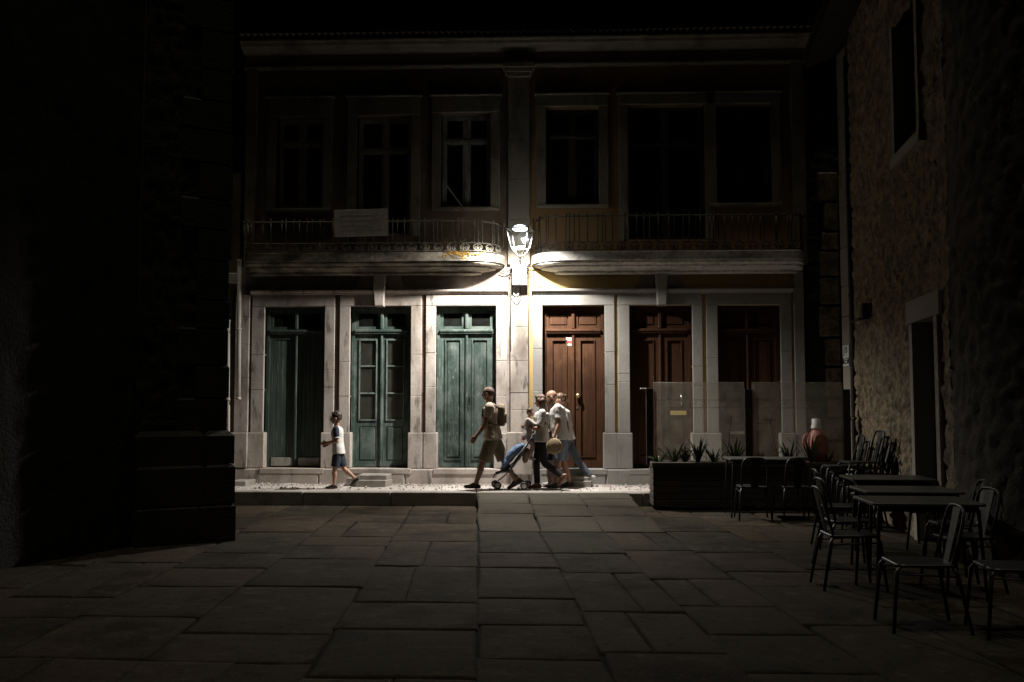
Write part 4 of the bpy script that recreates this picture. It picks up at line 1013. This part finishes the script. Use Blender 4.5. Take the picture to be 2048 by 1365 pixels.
# ================================================================== PEOPLE
SK=lambda n,c: mat(n,c,.55,[((c[0]*.8,c[1]*.75,c[2]*.72),25,.45,.65,.4)],[(200,.1,.001)])
def cloth(n,c,f=.55): return mat(n,c,.9,[(tuple(v*f for v in c),(7,7,5),.45,.68,.45),(tuple(v*.8 for v in c),(260,260,260),.45,.6,.4,2)],[((16,16,9),.5,.02),(220,.2,.002)])
PM={'skin':SK('skin_tan',(.36,.205,.135)),'skin_d':SK('skin_deep_tan',(.25,.135,.085)),'skin_l':SK('skin_fair',(.48,.29,.21)),
 'hair_d':mat('dark_brown_hair',(.03,.018,.012),.5,[((.07,.04,.025),(60,60,12),.5,.7,.6)],[((120,120,25),.6,.006)]),
 'hair_b':mat('brown_hair',(.085,.045,.025),.5,[((.16,.09,.05),(60,60,10),.5,.7,.6)],[((120,120,20),.6,.006)]),
 'hair_s':mat('shaved_hair',(.085,.05,.036),.7,[],[(200,.3,.002)]),
 'white':cloth('white_cotton',(.62,.60,.57),.8),'cream':cloth('cream_cotton',(.5,.45,.40),.8),'navy':cloth('navy_cotton',(.018,.024,.042)),'black':cloth('black_denim',(.010,.011,.014)),
 'beige':cloth('beige_cotton',(.50,.40,.31)),'khaki':cloth('khaki_cotton',(.20,.155,.10)),'denim':cloth('faded_denim',(.16,.19,.235)),'denim_d':cloth('blue_denim',(.095,.112,.14)),
 'pink':cloth('dusty_pink_cotton',(.40,.27,.28)),'shoe_d':mat('dark_shoe',(.03,.026,.024),.6),'shoe_b':mat('brown_leather_shoe',(.16,.065,.035),.5),'shoe_w':mat('pale_trainer',(.45,.43,.42),.6),
 'eye':mat('eye',(.02,.015,.012),.2),'lip':SK('lip',(.30,.12,.10)),'tan':cloth('tan_canvas',(.26,.2,.14)),'bag':mat('straw_bag',(.34,.25,.15),.8,[((.2,.14,.08),60,.45,.6,.7)],[(90,.6,.005)]),'strap':mat('dark_strap',(.05,.03,.022),.6)}
def caps(p0,p1,r0,r1,n=12):
    """tapered capsule as vertex / face lists"""
    p0,p1=Vector(p0),Vector(p1); t=p1-p0; L=t.length; t=t/L if L>1e-6 else Vector((0,0,1)); a=t.orthogonal().normalized(); b=t.cross(a); rings=[]
    for k in range(5): q=-math.pi/2+math.pi/2*k/4; rings.append((p0+t*(r0*math.sin(q)),max(r0*math.cos(q),1e-4)))
    for k in range(5): q=math.pi/2*k/4; rings.append((p1+t*(r1*math.sin(q)),max(r1*math.cos(q),1e-4)))
    vs=[];fs=[]
    for c,r in rings:
        for k in range(n): q=2*math.pi*k/n; vs.append(c+(a*math.cos(q)+b*math.sin(q))*r)
    m=len(rings)
    for i in range(m-1):
        for k in range(n): l=(k+1)%n; fs.append((i*n+k,i*n+l,(i+1)*n+l,(i+1)*n+k))
    fs+=[tuple(range(n-1,-1,-1)),tuple(range((m-1)*n,m*n))]
    return vs,fs
def ell(c,r,rot=None,n=14,m=9):
    vs=[];fs=[]; c=Vector(c)
    for i in range(m+1):
        q=-math.pi/2+math.pi*i/m
        for k in range(n):
            a=2*math.pi*k/n; v=Vector((max(math.cos(q),.02)*math.cos(a)*r[0],max(math.cos(q),.02)*math.sin(a)*r[1],math.sin(q)*r[2]))
            if rot: v=rot@v
            vs.append(c+v)
    for i in range(m):
        for k in range(n): l=(k+1)%n; fs.append((i*n+k,i*n+l,(i+1)*n+l,(i+1)*n+k))
    fs+=[tuple(range(n-1,-1,-1)),tuple(range(m*n,(m+1)*n))]
    return vs,fs
def loft(rings,n=20,pw=1.0):
    """rings: (centre, fwd axis, side axis, rf, rs)"""
    vs=[];fs=[]
    for c,f,s,rf,rs in rings:
        for k in range(n):
            a=2*math.pi*k/n; ca,sa=math.cos(a),math.sin(a)
            vs.append(Vector(c)+f*(rf*math.copysign(abs(ca)**pw,ca))+s*(rs*math.copysign(abs(sa)**pw,sa)))
    m=len(rings)
    for i in range(m-1):
        for k in range(n): l=(k+1)%n; fs.append((i*n+k,i*n+l,(i+1)*n+l,(i+1)*n+k))
    fs+=[tuple(range(n-1,-1,-1)),tuple(range((m-1)*n,m*n))]
    return vs,fs
def fused(name,prims,m,parent,voxel,smooth=3,wr=0.,wf=9.,fac=.5):
    mb=MB()
    for vs,fs in prims: mb.add(vs,fs)
    me=mb.mesh(name); bm=bmesh.new(); bm.from_mesh(me); bmesh.ops.recalc_face_normals(bm,faces=bm.faces); bm.to_mesh(me); bm.free()
    o=bpy.data.objects.new('tmp',me); col.objects.link(o)
    r=o.modifiers.new('r','REMESH'); r.mode='VOXEL'; r.voxel_size=voxel
    if smooth: s_=o.modifiers.new('s','SMOOTH'); s_.iterations=smooth; s_.factor=fac
    dg=bpy.context.evaluated_depsgraph_get(); me2=bpy.data.meshes.new_from_object(o.evaluated_get(dg)); bpy.data.objects.remove(o)
    me2.name=name
    if wr:
        ns=[v.normal.copy() for v in me2.vertices]
        for v,nn_ in zip(me2.vertices,ns):
            q=v.co; h=noise.noise(Vector((q.x*wf,q.y*wf,q.z*wf*.6)))+.5*noise.noise(Vector((q.x*wf*2.3,q.y*wf*2.3,q.z*wf*1.7+5)))
            v.co=q+nn_*h*wr
    for p in me2.polygons: p.use_smooth=True
    return put(name,me2,m,parent)
FACE0=math.pi
def person(label,x,y,H,pose,fit,z0=PZ,face=FACE0,hipz=None,stocky=1.0,child=False,voxel=.009):
    s=H/1.72; R=Matrix.Rotation(face,3,'Z'); up=Vector((0,0,1))
    g=pose.get
    hs=1.18 if child else 1.0         # relative head size
    TH,SHK,UA,FA,TO=.42,.40,.285,.25,.53
    if child: TH,SHK,TO,UA,FA=.385,.375,.52,.26,.23
    def dirn(a): a=rad(a); return Vector((math.sin(a),0,-math.cos(a)))
    hip=Vector((0,0,.9)); legs={}
    for sd,sg in (('L',1),('R',-1)):
        h=hip+Vector((0,sg*.085,-.03)); k=h+dirn(g('th'+sd,0))*TH+Vector((0,0,0)); an=k+dirn(g('th'+sd,0)-g('kn'+sd,0))*SHK
        fa=rad(g('ft'+sd,0)); fd=Vector((math.cos(fa),0,math.sin(fa))); fu=Vector((-math.sin(fa),0,math.cos(fa)))
        heel=an-fd*.055-fu*.045; ball=an+fd*.115-fu*.055; toe=an+fd*.175-fu*.058
        legs[sd]=(h,k,an,heel,ball,toe)
    low=min(min(l[3].z-.032,l[4].z-.025,l[5].z-.020) for l in legs.values())
    off=(-low) if hipz is None else (hipz/s-.9)
    base=Vector((x,y,z0))
    def T(v): return base+R@((Vector(v)+Vector((0,0,off)))*s)
    def A_(v): return R@Vector(v)
    lean=rad(g('lean',0)); sp=Vector((math.sin(lean),0,math.cos(lean))); tf=Vector((math.cos(lean),0,-math.sin(lean))); ts=Vector((0,1,0))
    tw=rad(g('twist',0)); 
    neckb=hip+sp*TO
    def ring(t,rf,rs,fo=0,inf=0):
        a=tw*max(0,t); f2=tf*math.cos(a)+ts*math.sin(a); s2=ts*math.cos(a)-tf*math.sin(a)
        return (T(hip+sp*(TO*t)+tf*fo),A_(f2),A_(s2),(rf+inf)*s,(rs+inf)*s)
    b_=stocky; be=g('belly',0)
    TR=[(-.17,.085,.12,0),(-.05,.115*b_,.16*b_,-.012),(.1,.112*b_,.16*b_,0+be*.3),(.28,.10*b_+be,.145*b_,.004+be),(.5,.105*b_+be*.7,.15*b_,.006+be*.5),(.72,.118*b_,.168*b_,.008),(.88,.10*b_,.18,.0),(.97,.07,.12,-.004),(1.03,.05,.062,0)]
    sk=PM[fit['skin']]
    root=empty('person',(x,y,z0),label=label,cat='person')
    body=[loft([ring(t,a,b,fo) for t,a,b,fo in TR])]
    c_=lambda a,b,r0,r1: caps(T(a),T(b),r0*s,r1*s)
    # legs
    for sd in 'LR':
        h,k,an,heel,ball,toe=legs[sd]
        body+=[c_(h,h.lerp(k,.5),.088*b_,.072),c_(h.lerp(k,.5),k,.072,.053),c_(k,k.lerp(an,.35)-dirn(g('th'+sd,0)-g('kn'+sd,0)).cross(Vector((0,1,0)))*-.012,.053,.056),c_(k.lerp(an,.35),an,.055,.037),c_(an,heel,.036,.034),c_(an,ball,.036,.03),c_(ball,toe,.03,.024)]
    # arms
    arms={}
    hscale=s*(1.08 if child else 1)
    for sd,sg in (('L',1),('R',-1)):
        a=tw*.88; shd=hip+sp*(TO*.885)+(ts*math.cos(a)-tf*math.sin(a))*(sg*.172)
        def ad(an_,ab): v=Vector((math.sin(rad(an_)),0,-math.cos(rad(an_)))); v=v*math.cos(rad(ab))+Vector((0,sg*math.sin(rad(ab)),0)); return v
        d1=ad(g('a'+sd,0),g('ab'+sd,8)); el=shd+d1*UA; d2=ad(g('a'+sd,0)+g('e'+sd,10),g('fb'+sd,2)); wr=el+d2*FA
        arms[sd]=(shd,el,wr,d2)
        body+=[c_(shd,shd.lerp(el,.5),.056*b_,.048),c_(shd.lerp(el,.5),el,.046,.038),c_(el,el.lerp(wr,.35),.039,.040),c_(el.lerp(wr,.35),wr,.039,.026)]
        # hand: palm + five bent fingers; palm faces the body, curling forward-up
        side=d2.cross(Vector((0,1,0))).normalized()   # thumb side
        nrm=Vector((0,-sg,0))
        nrm=(nrm-d2*nrm.dot(d2)).normalized(); side=nrm.cross(d2).normalized()
        if side.dot(Vector((1,0,.3)))<0: side=-side
        pc=wr+d2*.088
        for q in (-.026,-.009,.009,.026): body.append(c_(wr+d2*.008+side*q*.6,pc+side*q,.015,.0125))
        curl=g('curl'+sd,35)
        for q,ln in ((-.029,.062),(-.010,.074),(.010,.08),(.029,.072)):
            pnt=pc+side*q; dcur=d2.copy(); rr=.0098
            for j,f_ in enumerate((.45,.31,.24)):
                ang=rad(curl*(.5 if j==0 else 1)); dcur=(dcur*math.cos(ang)+nrm*math.sin(ang)).normalized()
                nrm2=nrm; nx_=pnt+dcur*ln*f_; body.append(c_(pnt,nx_,rr,rr*.92)); pnt=nx_; rr*=.93
        tb=wr+d2*.03+side*.028; td=(d2*.75+side*.6+nrm*.25).normalized(); t1=tb+td*.04; td2=(d2*.9+side*.2+nrm*.35).normalized()
        body+=[c_(wr+d2*.015+side*.012,tb,.014,.014),c_(tb,t1,.0135,.0115),c_(t1,t1+td2*.03,.0112,.0095)]
    # head
    hy=rad(g('hyaw',0)); hp_=rad(g('hpitch',0)); hfw=Vector((math.cos(hp_)*math.cos(hy),math.cos(hp_)*math.sin(hy),-math.sin(hp_))); hup=Vector((math.sin(hp_)*math.cos(hy),math.sin(hp_)*math.sin(hy),math.cos(hp_))); hsd=hup.cross(hfw)
    hc=neckb+sp*.055+hup*(.115*hs)+hfw*(.022+g('hfo',0))
    def HP(f_,l_,z_): return hc+(hfw*f_+hsd*l_+hup*z_)*hs
    RM=R@Matrix((hfw,hsd,hup)).transposed()
    he=lambda f_,l_,z_,a,b,c2: ell(T(HP(f_,l_,z_)),(a*s*hs,b*s*hs,c2*s*hs),RM)
    body+=[c_(neckb-sp*.05,neckb+sp*.07+hfw*.005,.062*(1 if not child else .9),.054),
        he(-.010,0,.028,.098,.077,.088),he(.028,0,-.012,.068,.064,.082),he(.036,0,-.062,.050,.050,.042),he(.062,0,-.088,.022,.024,.018),he(-.045,0,-.03,.05,.06,.06),
        he(.078,0,.018,.018,.045,.012),he(.070,.036,-.02,.02,.018,.016),he(.070,-.036,-.02,.02,.018,.016),
        c_(HP(.092,0,.008),HP(.112,0,-.024),.010*hs,.014*hs),he(.098,0,-.030,.012,.018,.010),he(.082,0,-.052,.015,.026,.008),he(.080,0,-.066,.014,.024,.008)]
    for sg in (1,-1): body+=[he(-.008,sg*.078,-.012,.020,.010,.032)]
    bd=fused('body',body,sk,root,voxel*s if H>1.4 else voxel*.85,2)
    for sg in (1,-1): add('eye',MB().add(*ell(T(HP(.0855,sg*.031,.001)),(.010*s*hs,.013*s*hs,.008*s*hs),RM,8,6)),PM['eye'],root,True)
    add('mouth',MB().add(*ell(T(HP(.094,0,-.0595)),(.006*s*hs,.022*s*hs,.004*s*hs),RM,8,5)),PM['lip'],root,True)
    # hair
    hm=fit.get('hair'); hst=fit.get('hairstyle')
    if hm:
        hr_=[]
        if hst=='short':
            hr_=[he(-.018,0,.042,.102,.084,.090),he(-.048,0,.0,.066,.078,.07),he(.035,0,.098,.055,.06,.030)]
            rnd=random.Random(int(H*100)); 
            for k in range(26): q=rnd.uniform(0,6.28); e_=rnd.uniform(.15,1.4); v=(-.018+.095*math.cos(q)*math.cos(e_),.078*math.sin(q)*math.cos(e_),.042+.088*math.sin(e_)); hr_.append(he(*v,.022,.022,.018))
        elif hst=='shaved': hr_=[he(-.022,0,.030,.091,.0795,.087),he(-.05,0,-.01,.055,.072,.065)]
        elif hst=='long':
            hr_=[he(-.018,0,.040,.104,.088,.092),he(-.05,0,-.02,.075,.084,.09),he(.04,0,.095,.05,.062,.03)]
            for l_ in (-.07,-.045,0,.045,.07): hr_.append(c_(HP(-.06,l_,.0),HP(-.075,l_*1.15,-.20-.02*math.cos(l_*40)),.045*hs,.028*hs))
            for l_ in (-.08,.08): hr_.append(c_(HP(.01,l_,.03),HP(-.01,l_*1.05,-.16),.03*hs,.02*hs))
        elif hst=='tail':
            hr_=[he(-.018,0,.040,.103,.085,.091),he(-.048,0,-.0,.066,.080,.075),he(.035,0,.096,.052,.06,.03),he(-.118,0,.055,.035,.03,.03),c_(HP(-.12,0,.05),HP(-.155,0,-.07),.03*hs,.016*hs)]
        elif hst=='topknot':
            hr_=[he(-.015,0,.038,.104,.086,.094),he(-.045,0,.0,.066,.08,.07),he(-.02,0,.135,.028,.028,.032),c_(HP(-.02,0,.14),HP(-.05,0,.19),.02*hs,.012*hs)]
        fused('hair',hr_,PM[hm],root,.008,1,.006 if hst!='shaved' else 0,28)
    if fit.get('beard'): fused('beard',[he(.038,0,-.070,.056,.055,.040),he(.066,0,-.090,.026,.03,.024),he(.012,.050,-.055,.026,.012,.03),he(.012,-.050,-.055,.026,.012,.03)],PM['hair_d'],root,.007,2,.002,30)
    # shirt
    f=fit
    if f.get('top'):
        inf=f.get('loose',.02); hem=f.get('hem',-.12)
        TS=[(hem,.125*b_,.170*b_,-.004+be*.4),(hem*.4,.120*b_+be*.4,.168*b_,be*.4)]+[(t,a,b,fo) for t,a,b,fo in TR if t>.05 and t<1.0]+[(1.0,.058,.085,0)]
        sh_=[loft([ring(t,a,b,fo,inf if t<.93 else .008) for t,a,b,fo in TS],24)]
        sl=f.get('sleeve',.62)
        slp=[]
        for sd in 'LR':
            shd,el,wr,d2=arms[sd]; e_=shd.lerp(el,min(sl,1)); dr_=(el-shd).normalized()
            pr=[c_(shd-dr_*.01,shd.lerp(e_,.5),.072*b_,.068),]
            ax=dr_; o1=ax.orthogonal().normalized(); o2=ax.cross(o1)
            tube=loft([(T(shd+ax*.0),A_(o1),A_(o2),.068*s,.068*s),(T(shd.lerp(e_,.6)),A_(o1),A_(o2),.066*s,.066*s),(T(e_),A_(o1),A_(o2),.064*s,.064*s)],16)
            slp.append((sd,pr+[tube]))
            if sl>1: slp[-1][1].extend([c_(el,el.lerp(wr,.5),.055,.052),c_(el.lerp(wr,.5),el.lerp(wr,sl-1),.052,.046),c_(shd,el,.064,.055)])
        if f.get('sleeves'):
            fused('shirt',sh_,PM[f['top']],root,.011*s,3,.008*s,9)
            for sd,pr in slp:
                fused('sleeve',pr,PM[f['sleeves']],root,.009*s,2,.004*s,14)
                shd,el,wr,d2=arms[sd]; ax=(el-shd).normalized(); e_=shd.lerp(el,sl); o1=ax.orthogonal().normalized(); o2=ax.cross(o1)
                add('sleeve_cuff',MB().add(*loft([(T(e_+ax*k_),A_(o1),A_(o2),.0665*s,.0665*s) for k_ in (-.006,.018)],16)),PM[f['top']],root,True)
        else:
            for sd,pr in slp: sh_+=pr
            fused('shirt',sh_,PM[f['top']],root,.011*s,3,.008*s,9)
    if f.get('bottom'):
        ln=f.get('blen',.95); lo_=f.get('bloose',.022); pr=[loft([ring(t,a,b,fo,.014) for t,a,b,fo in TR[:4]])]
        for sd in 'LR':
            h,k,an,heel,ball,toe=legs[sd]; ax=(k-h).normalized(); o1=Vector((0,1,0)); o2=ax.cross(o1).normalized()
            def rg(c,rf,ax_): o2_=ax_.cross(o1).normalized(); return (T(c),A_(o1),A_(o2_),rf*s,rf*s)
            if ln<=1.0:
                e_=h.lerp(k,ln); pr.append(loft([rg(h-ax*.05,.095*b_,ax),rg(h.lerp(k,.3),.09*b_+lo_*.6,ax),rg(e_,.072+lo_*1.2,ax)],18))
            else:
                ax2=(an-k).normalized(); e_=k.lerp(an,ln-1)
                pr+=[loft([rg(h-ax*.05,.092*b_,ax),rg(h.lerp(k,.5),.074+lo_*.6,ax),rg(k-ax*.02,.056+lo_*.7,ax)],18),c_(k-ax*.03,k+ax2*.03,.056+lo_*.7,.056+lo_*.7),loft([rg(k+ax2*.02,.056+lo_*.7,ax2),rg(k.lerp(e_,.4),.057+lo_*.6,ax2),rg(e_,.040+lo_,ax2)],18)]
        fused(f.get('bname','shorts'),pr,PM[f['bottom']],root,.010*s,3,.006*s,10)
    if f.get('shoes'):
        for sd in 'LR':
            h,k,an,heel,ball,toe=legs[sd]; fd=(toe-heel).normalized()
            fused('shoe',[c_(heel,ball,.035,.036),c_(ball,toe,.035,.026),c_(an-(an-heel)*.3,heel,.038,.035),c_(an,ball,.036,.032)],PM[f['shoes']],root,.008,2)
    return root,dict(T=T,arms=arms,legs=legs,hip=hip,neck=neckb,sp=sp,hc=hc,s=s)
def gx(px,Y): return P(px,965,Y).x
# boy in white shirt, walking left
boy,_=person('boy in a white shirt with dark sleeves walking left alone',gx(676,-1.0),-1.0,1.22,dict(lean=3,thL=8,knL=6,ftL=0,thR=-14,knR=34,ftR=-38,aL=-8,eL=88,abL=6,aR=6,eR=62,hpitch=4),
    dict(skin='skin',hair='hair_d',hairstyle='short',top='white',sleeves='navy',sleeve=.72,hem=-.19,loose=.024,bottom='navy',blen=.92,bname='shorts',shoes='shoe_d'),child=True,voxel=.008)
# striding man with backpack
ma,mi=person('man in a beige shirt and shorts striding left past the green door',gx(986,-1.15),-1.15,1.62,dict(lean=6,thL=21,knL=2,ftL=4,thR=-24,knR=8,ftR=-26,aL=14,eL=22,abL=8,aR=-14,eR=14,hyaw=-20,hpitch=2,belly=.02),
    dict(skin='skin_d',hair='hair_s',hairstyle='shaved',top='beige',hem=-.14,loose=.028,bottom='khaki',blen=1.0,bloose=.03,bname='shorts',shoes='shoe_d'),stocky=1.06)
# woman with child on her arm
wo,wi=person('woman in a white top and black trousers carrying a toddler',gx(1082,-.98),-.95,1.48,dict(lean=-3,thL=-8,knL=46,ftL=-50,thR=12,knR=14,ftR=0,aL=12,eL=84,abL=6,fbL=-28,aR=18,eR=34,hpitch=10,hyaw=-10),
    dict(skin='skin',hair='hair_b',hairstyle='long',top='white',hem=-.10,loose=.034,sleeve=.8,bottom='black',blen=1.96,bloose=.016,bname='trousers',shoes='shoe_b'))
to,_=person('toddler in a cream top held on the arm of the woman',gx(1054,-.97),-.97,.86,dict(lean=8,thL=36,knL=56,ftL=-10,thR=30,knR=50,ftR=-10,aL=62,eL=30,abL=14,aR=55,eR=40,abR=14,hyaw=-35,hpitch=6),
    dict(skin='skin_l',hair='hair_b',hairstyle='topknot',top='cream',sleeve=1.6,hem=-.12,loose=.03,bottom='pink',blen=1.5,bloose=.022,bname='trousers',shoes='shoe_w'),hipz=.86,face=0,child=True,voxel=.007)
mb_,_=person('bald bearded man in a white shirt and denim shorts behind the woman',gx(1122,-.72),-.72,1.57,dict(lean=7,thL=6,knL=4,ftL=0,thR=-6,knR=10,ftR=-4,aL=-4,eL=24,abL=8,aR=8,eR=20,hpitch=22,hfo=.03,hyaw=-6,belly=.015),
    dict(skin='skin',beard=True,top='white',hem=-.16,loose=.026,bottom='denim',blen=1.0,bloose=.026,bname='shorts',shoes='shoe_d'),stocky=1.05)
pc_,_=person('person in blue jeans stepping along mostly hidden behind the bald man',gx(1134,-.42),-.42,1.54,dict(lean=9,thL=22,knL=8,ftL=6,thR=-26,knR=12,ftR=-30,aL=-16,eL=20,aR=18,eR=20,hpitch=10),
    dict(skin='skin',hair='hair_b',hairstyle='tail',top='white',hem=-.1,loose=.034,bottom='denim_d',blen=1.95,bloose=.018,bname='trousers',shoes='shoe_w'))
cd_,_=person('small child in dusty pink trousers half hidden behind the woman',gx(1100,-.62),-.62,.92,dict(lean=2,thL=4,knL=4,thR=-6,knR=10,ftR=-6,aL=6,eL=16,aR=-6,eR=16,hpitch=4),
    dict(skin='skin_l',hair='hair_d',hairstyle='short',top='navy',hem=-.1,bottom='pink',blen=1.45,bloose=.04,bname='trousers',shoes='shoe_b'),child=True,voxel=.008)
# backpack on the striding man
s=mi['s']; bc=mi['hip']+mi['sp']*.34-Vector((.175,0,0))
bp=empty('backpack',mi['T'](bc-Vector((0,0,.2))),label='pale canvas backpack on the back of the striding man',cat='backpack')
def rbox(c,hx,hy,hz): return loft([(c+Vector((0,0,z)),Vector((1,0,0)),Vector((0,1,0)),hx*k,hy*k) for z,k in ((-hz,.75),(-hz*.9,.95),(0,1.0),(hz*.7,.98),(hz*.95,.8),(hz,.6))],20,.55)
fused('pack',[rbox(mi['T'](bc),.062,.125,.175)],PM['tan'],bp,.01,3,.006,9); fused('front_pocket',[rbox(mi['T'](bc-Vector((.066,0,.05))),.024,.09,.085)],PM['tan'],bp,.008,3,.003,9)
for sg in (1,-1):
    sh_=mi['arms']['L' if sg>0 else 'R'][0]; q=[sh_+Vector((-.16,-sg*.04,-.02)),sh_+Vector((-.02,-sg*.06,.075)),sh_+Vector((.11,-sg*.055,-.02)),sh_+Vector((.125,-sg*.04,-.14)),sh_+Vector((.02,sg*.015,-.25)),sh_+Vector((-.13,-sg*.02,-.30))]
    add('strap',MB().tube([mi['T'](v) for v in q],.014,6),PM['strap'],bp,True)
# shoulder bag of the woman
T=wi['T']; shR=wi['arms']['R'][0]; shL=wi['arms']['L'][0]
bgp=P(1108,893,-1.16); bg_=empty('shoulder_bag',bgp,label='round woven shoulder bag hanging at the side of the woman',cat='bag')
mb=MB().lathe([(.001,-.035),(.11,-.035),(.128,-.02),(.128,.02),(.11,.035),(.001,.035)],(0,0,0),24)
o=add('pouch',mb,PM['bag'],bg_,True); o.matrix_parent_inverse=Matrix(); o.rotation_euler=(rad(90),rad(6),0)
n_=T(wi['neck']+Vector((-.02,.07,-.03)))
add('strap',MB().tube([bgp+Vector((-.02,-.02,.12)),P(1100,862,-1.17),P(1090,838,-1.16),n_+Vector((.0,-.03,.02)),n_+Vector((-.05,.1,-.05)),n_+Vector((-.0,.2,-.2))],.007,6),PM['strap'],bg_,True)
# ------------------------------------------------------------------ stroller
SY=-1.02
def S(px,py,dy=0): return P(px,py,SY+dy)
sr=empty('stroller',(S(1022,972).x,SY,PZ),label='folding black stroller with a blue cloth over the seat',cat='stroller')
blk=mat('stroller_black',(.02,.02,.022),.5); blue=cloth('blue_cloth',(.17,.26,.42))
for dy in (-.2,.2):
    add('push_bar',MB().tube([S(1066,871,dy*.9),S(1058,884,dy*.95),S(1040,917,dy),S(1008,953,dy),S(996,962,dy*.9)],.011,7),blk,sr,True)
    add('rear_strut',MB().tube([S(1018,937,dy),S(1036,955,dy),S(1048,964,dy)],.011,7),blk,sr,True)
    add('seat_rail',MB().tube([S(1050,893,dy*.85),S(1028,925,dy*.85),S(1010,940,dy*.85),S(990,948,dy*.8),S(986,956,dy*.8)],.010,7),blk,sr,True)
for dx,dy in (((1066,871),0),): add('handle_grip',MB().tube([S(1066,871,-.19),S(1068,868,0),S(1066,871,.19)],.015,8),blk,sr,True)
add('axle',MB().tube([S(1048,966,-.24),S(1048,966,.24)],.009,6),blk,sr); add('axle',MB().tube([S(995,964,-.2),S(995,964,.2)],.009,6),blk,sr)
# seat fabric
mb=MB(); rows=[]
for (px,py) in ((1056,888),(1045,905),(1030,928),(1018,942),(1003,943),(992,947)):
    rows.append([S(px,py,d_)+Vector((0,0,-.03*math.cos(d_*7))) for d_ in (-.18,-.12,-.06,0,.06,.12,.18)])
mb.strip(None,rows); o=add('seat_fabric',mb,blk,sr,True); md=o.modifiers.new('s','SOLIDIFY'); md.thickness=.03
# blue cloth draped over the back
prim=[]
for k,(px,py,r) in enumerate(((1046,893,.05),(1036,897,.07),(1026,906,.075),(1017,918,.07),(1010,930,.055),(1005,938,.035))):
    c=S(px,py); prim.append(ell(c,(r,.17,r*.8)))
cl=[(1046,893,.05),(1036,897,.07),(1026,906,.075),(1017,918,.07),(1010,930,.055),(1005,938,.035)]
prim+= [caps(S(a[0],a[1],d_),S(b[0],b[1],d_),a[2]*.9,b[2]*.9) for a,b in zip(cl[:-1],cl[1:]) for d_ in (-.12,0,.12)]
fused('blue_cloth',prim,blue,sr,.012,3,.016,9)
fused('hanging_pouch',[ell(S(1052,908,.05),(.07,.12,.10)),ell(S(1050,917,.05),(.05,.10,.08))],PM['tan'],sr,.012,3,.008,9)
def wheel(px,py,dy,r):
    c=S(px,py,dy); c.z=PZ+r+.004; mb=MB(); 
    prof=[]
    for k in range(9): q=2*math.pi*k/8; prof.append((r-.016+.016*math.cos(q),.016*math.sin(q)))
    wv=empty('wheel_hub'); bpy.data.objects.remove(wv)
    t=MB(); n=24
    vs=[];fs=[]
    for k in range(n):
        a=2*math.pi*k/n
        for rr,zz in prof[:-1]: vs.append((c.x+rr*math.cos(a),c.y+zz,c.z+rr*math.sin(a)))
    for k in range(n):
        for j in range(8): fs.append((k*8+j,((k+1)%n)*8+j,((k+1)%n)*8+(j+1)%8,k*8+(j+1)%8))
    w_=add('wheel',MB().add(vs,fs),blk,sr,True)
    rim=MB(); prf=[(.012,-.012),(.02,-.016),(r*.55,-.009),(r*.62,-.012),(r*.66,0),(r*.62,.012),(.02,.016),(.012,.012)]
    o=add('rim',rim.lathe(prf,(0,0,0),18),M['letterw'],w_,True); o.location=c; o.rotation_euler=(rad(90),0,0)
wheel(995,965,-.16,.062); wheel(990,963,.16,.062); wheel(1048,967,-.24,.062); wheel(1055,962,.24,.062)
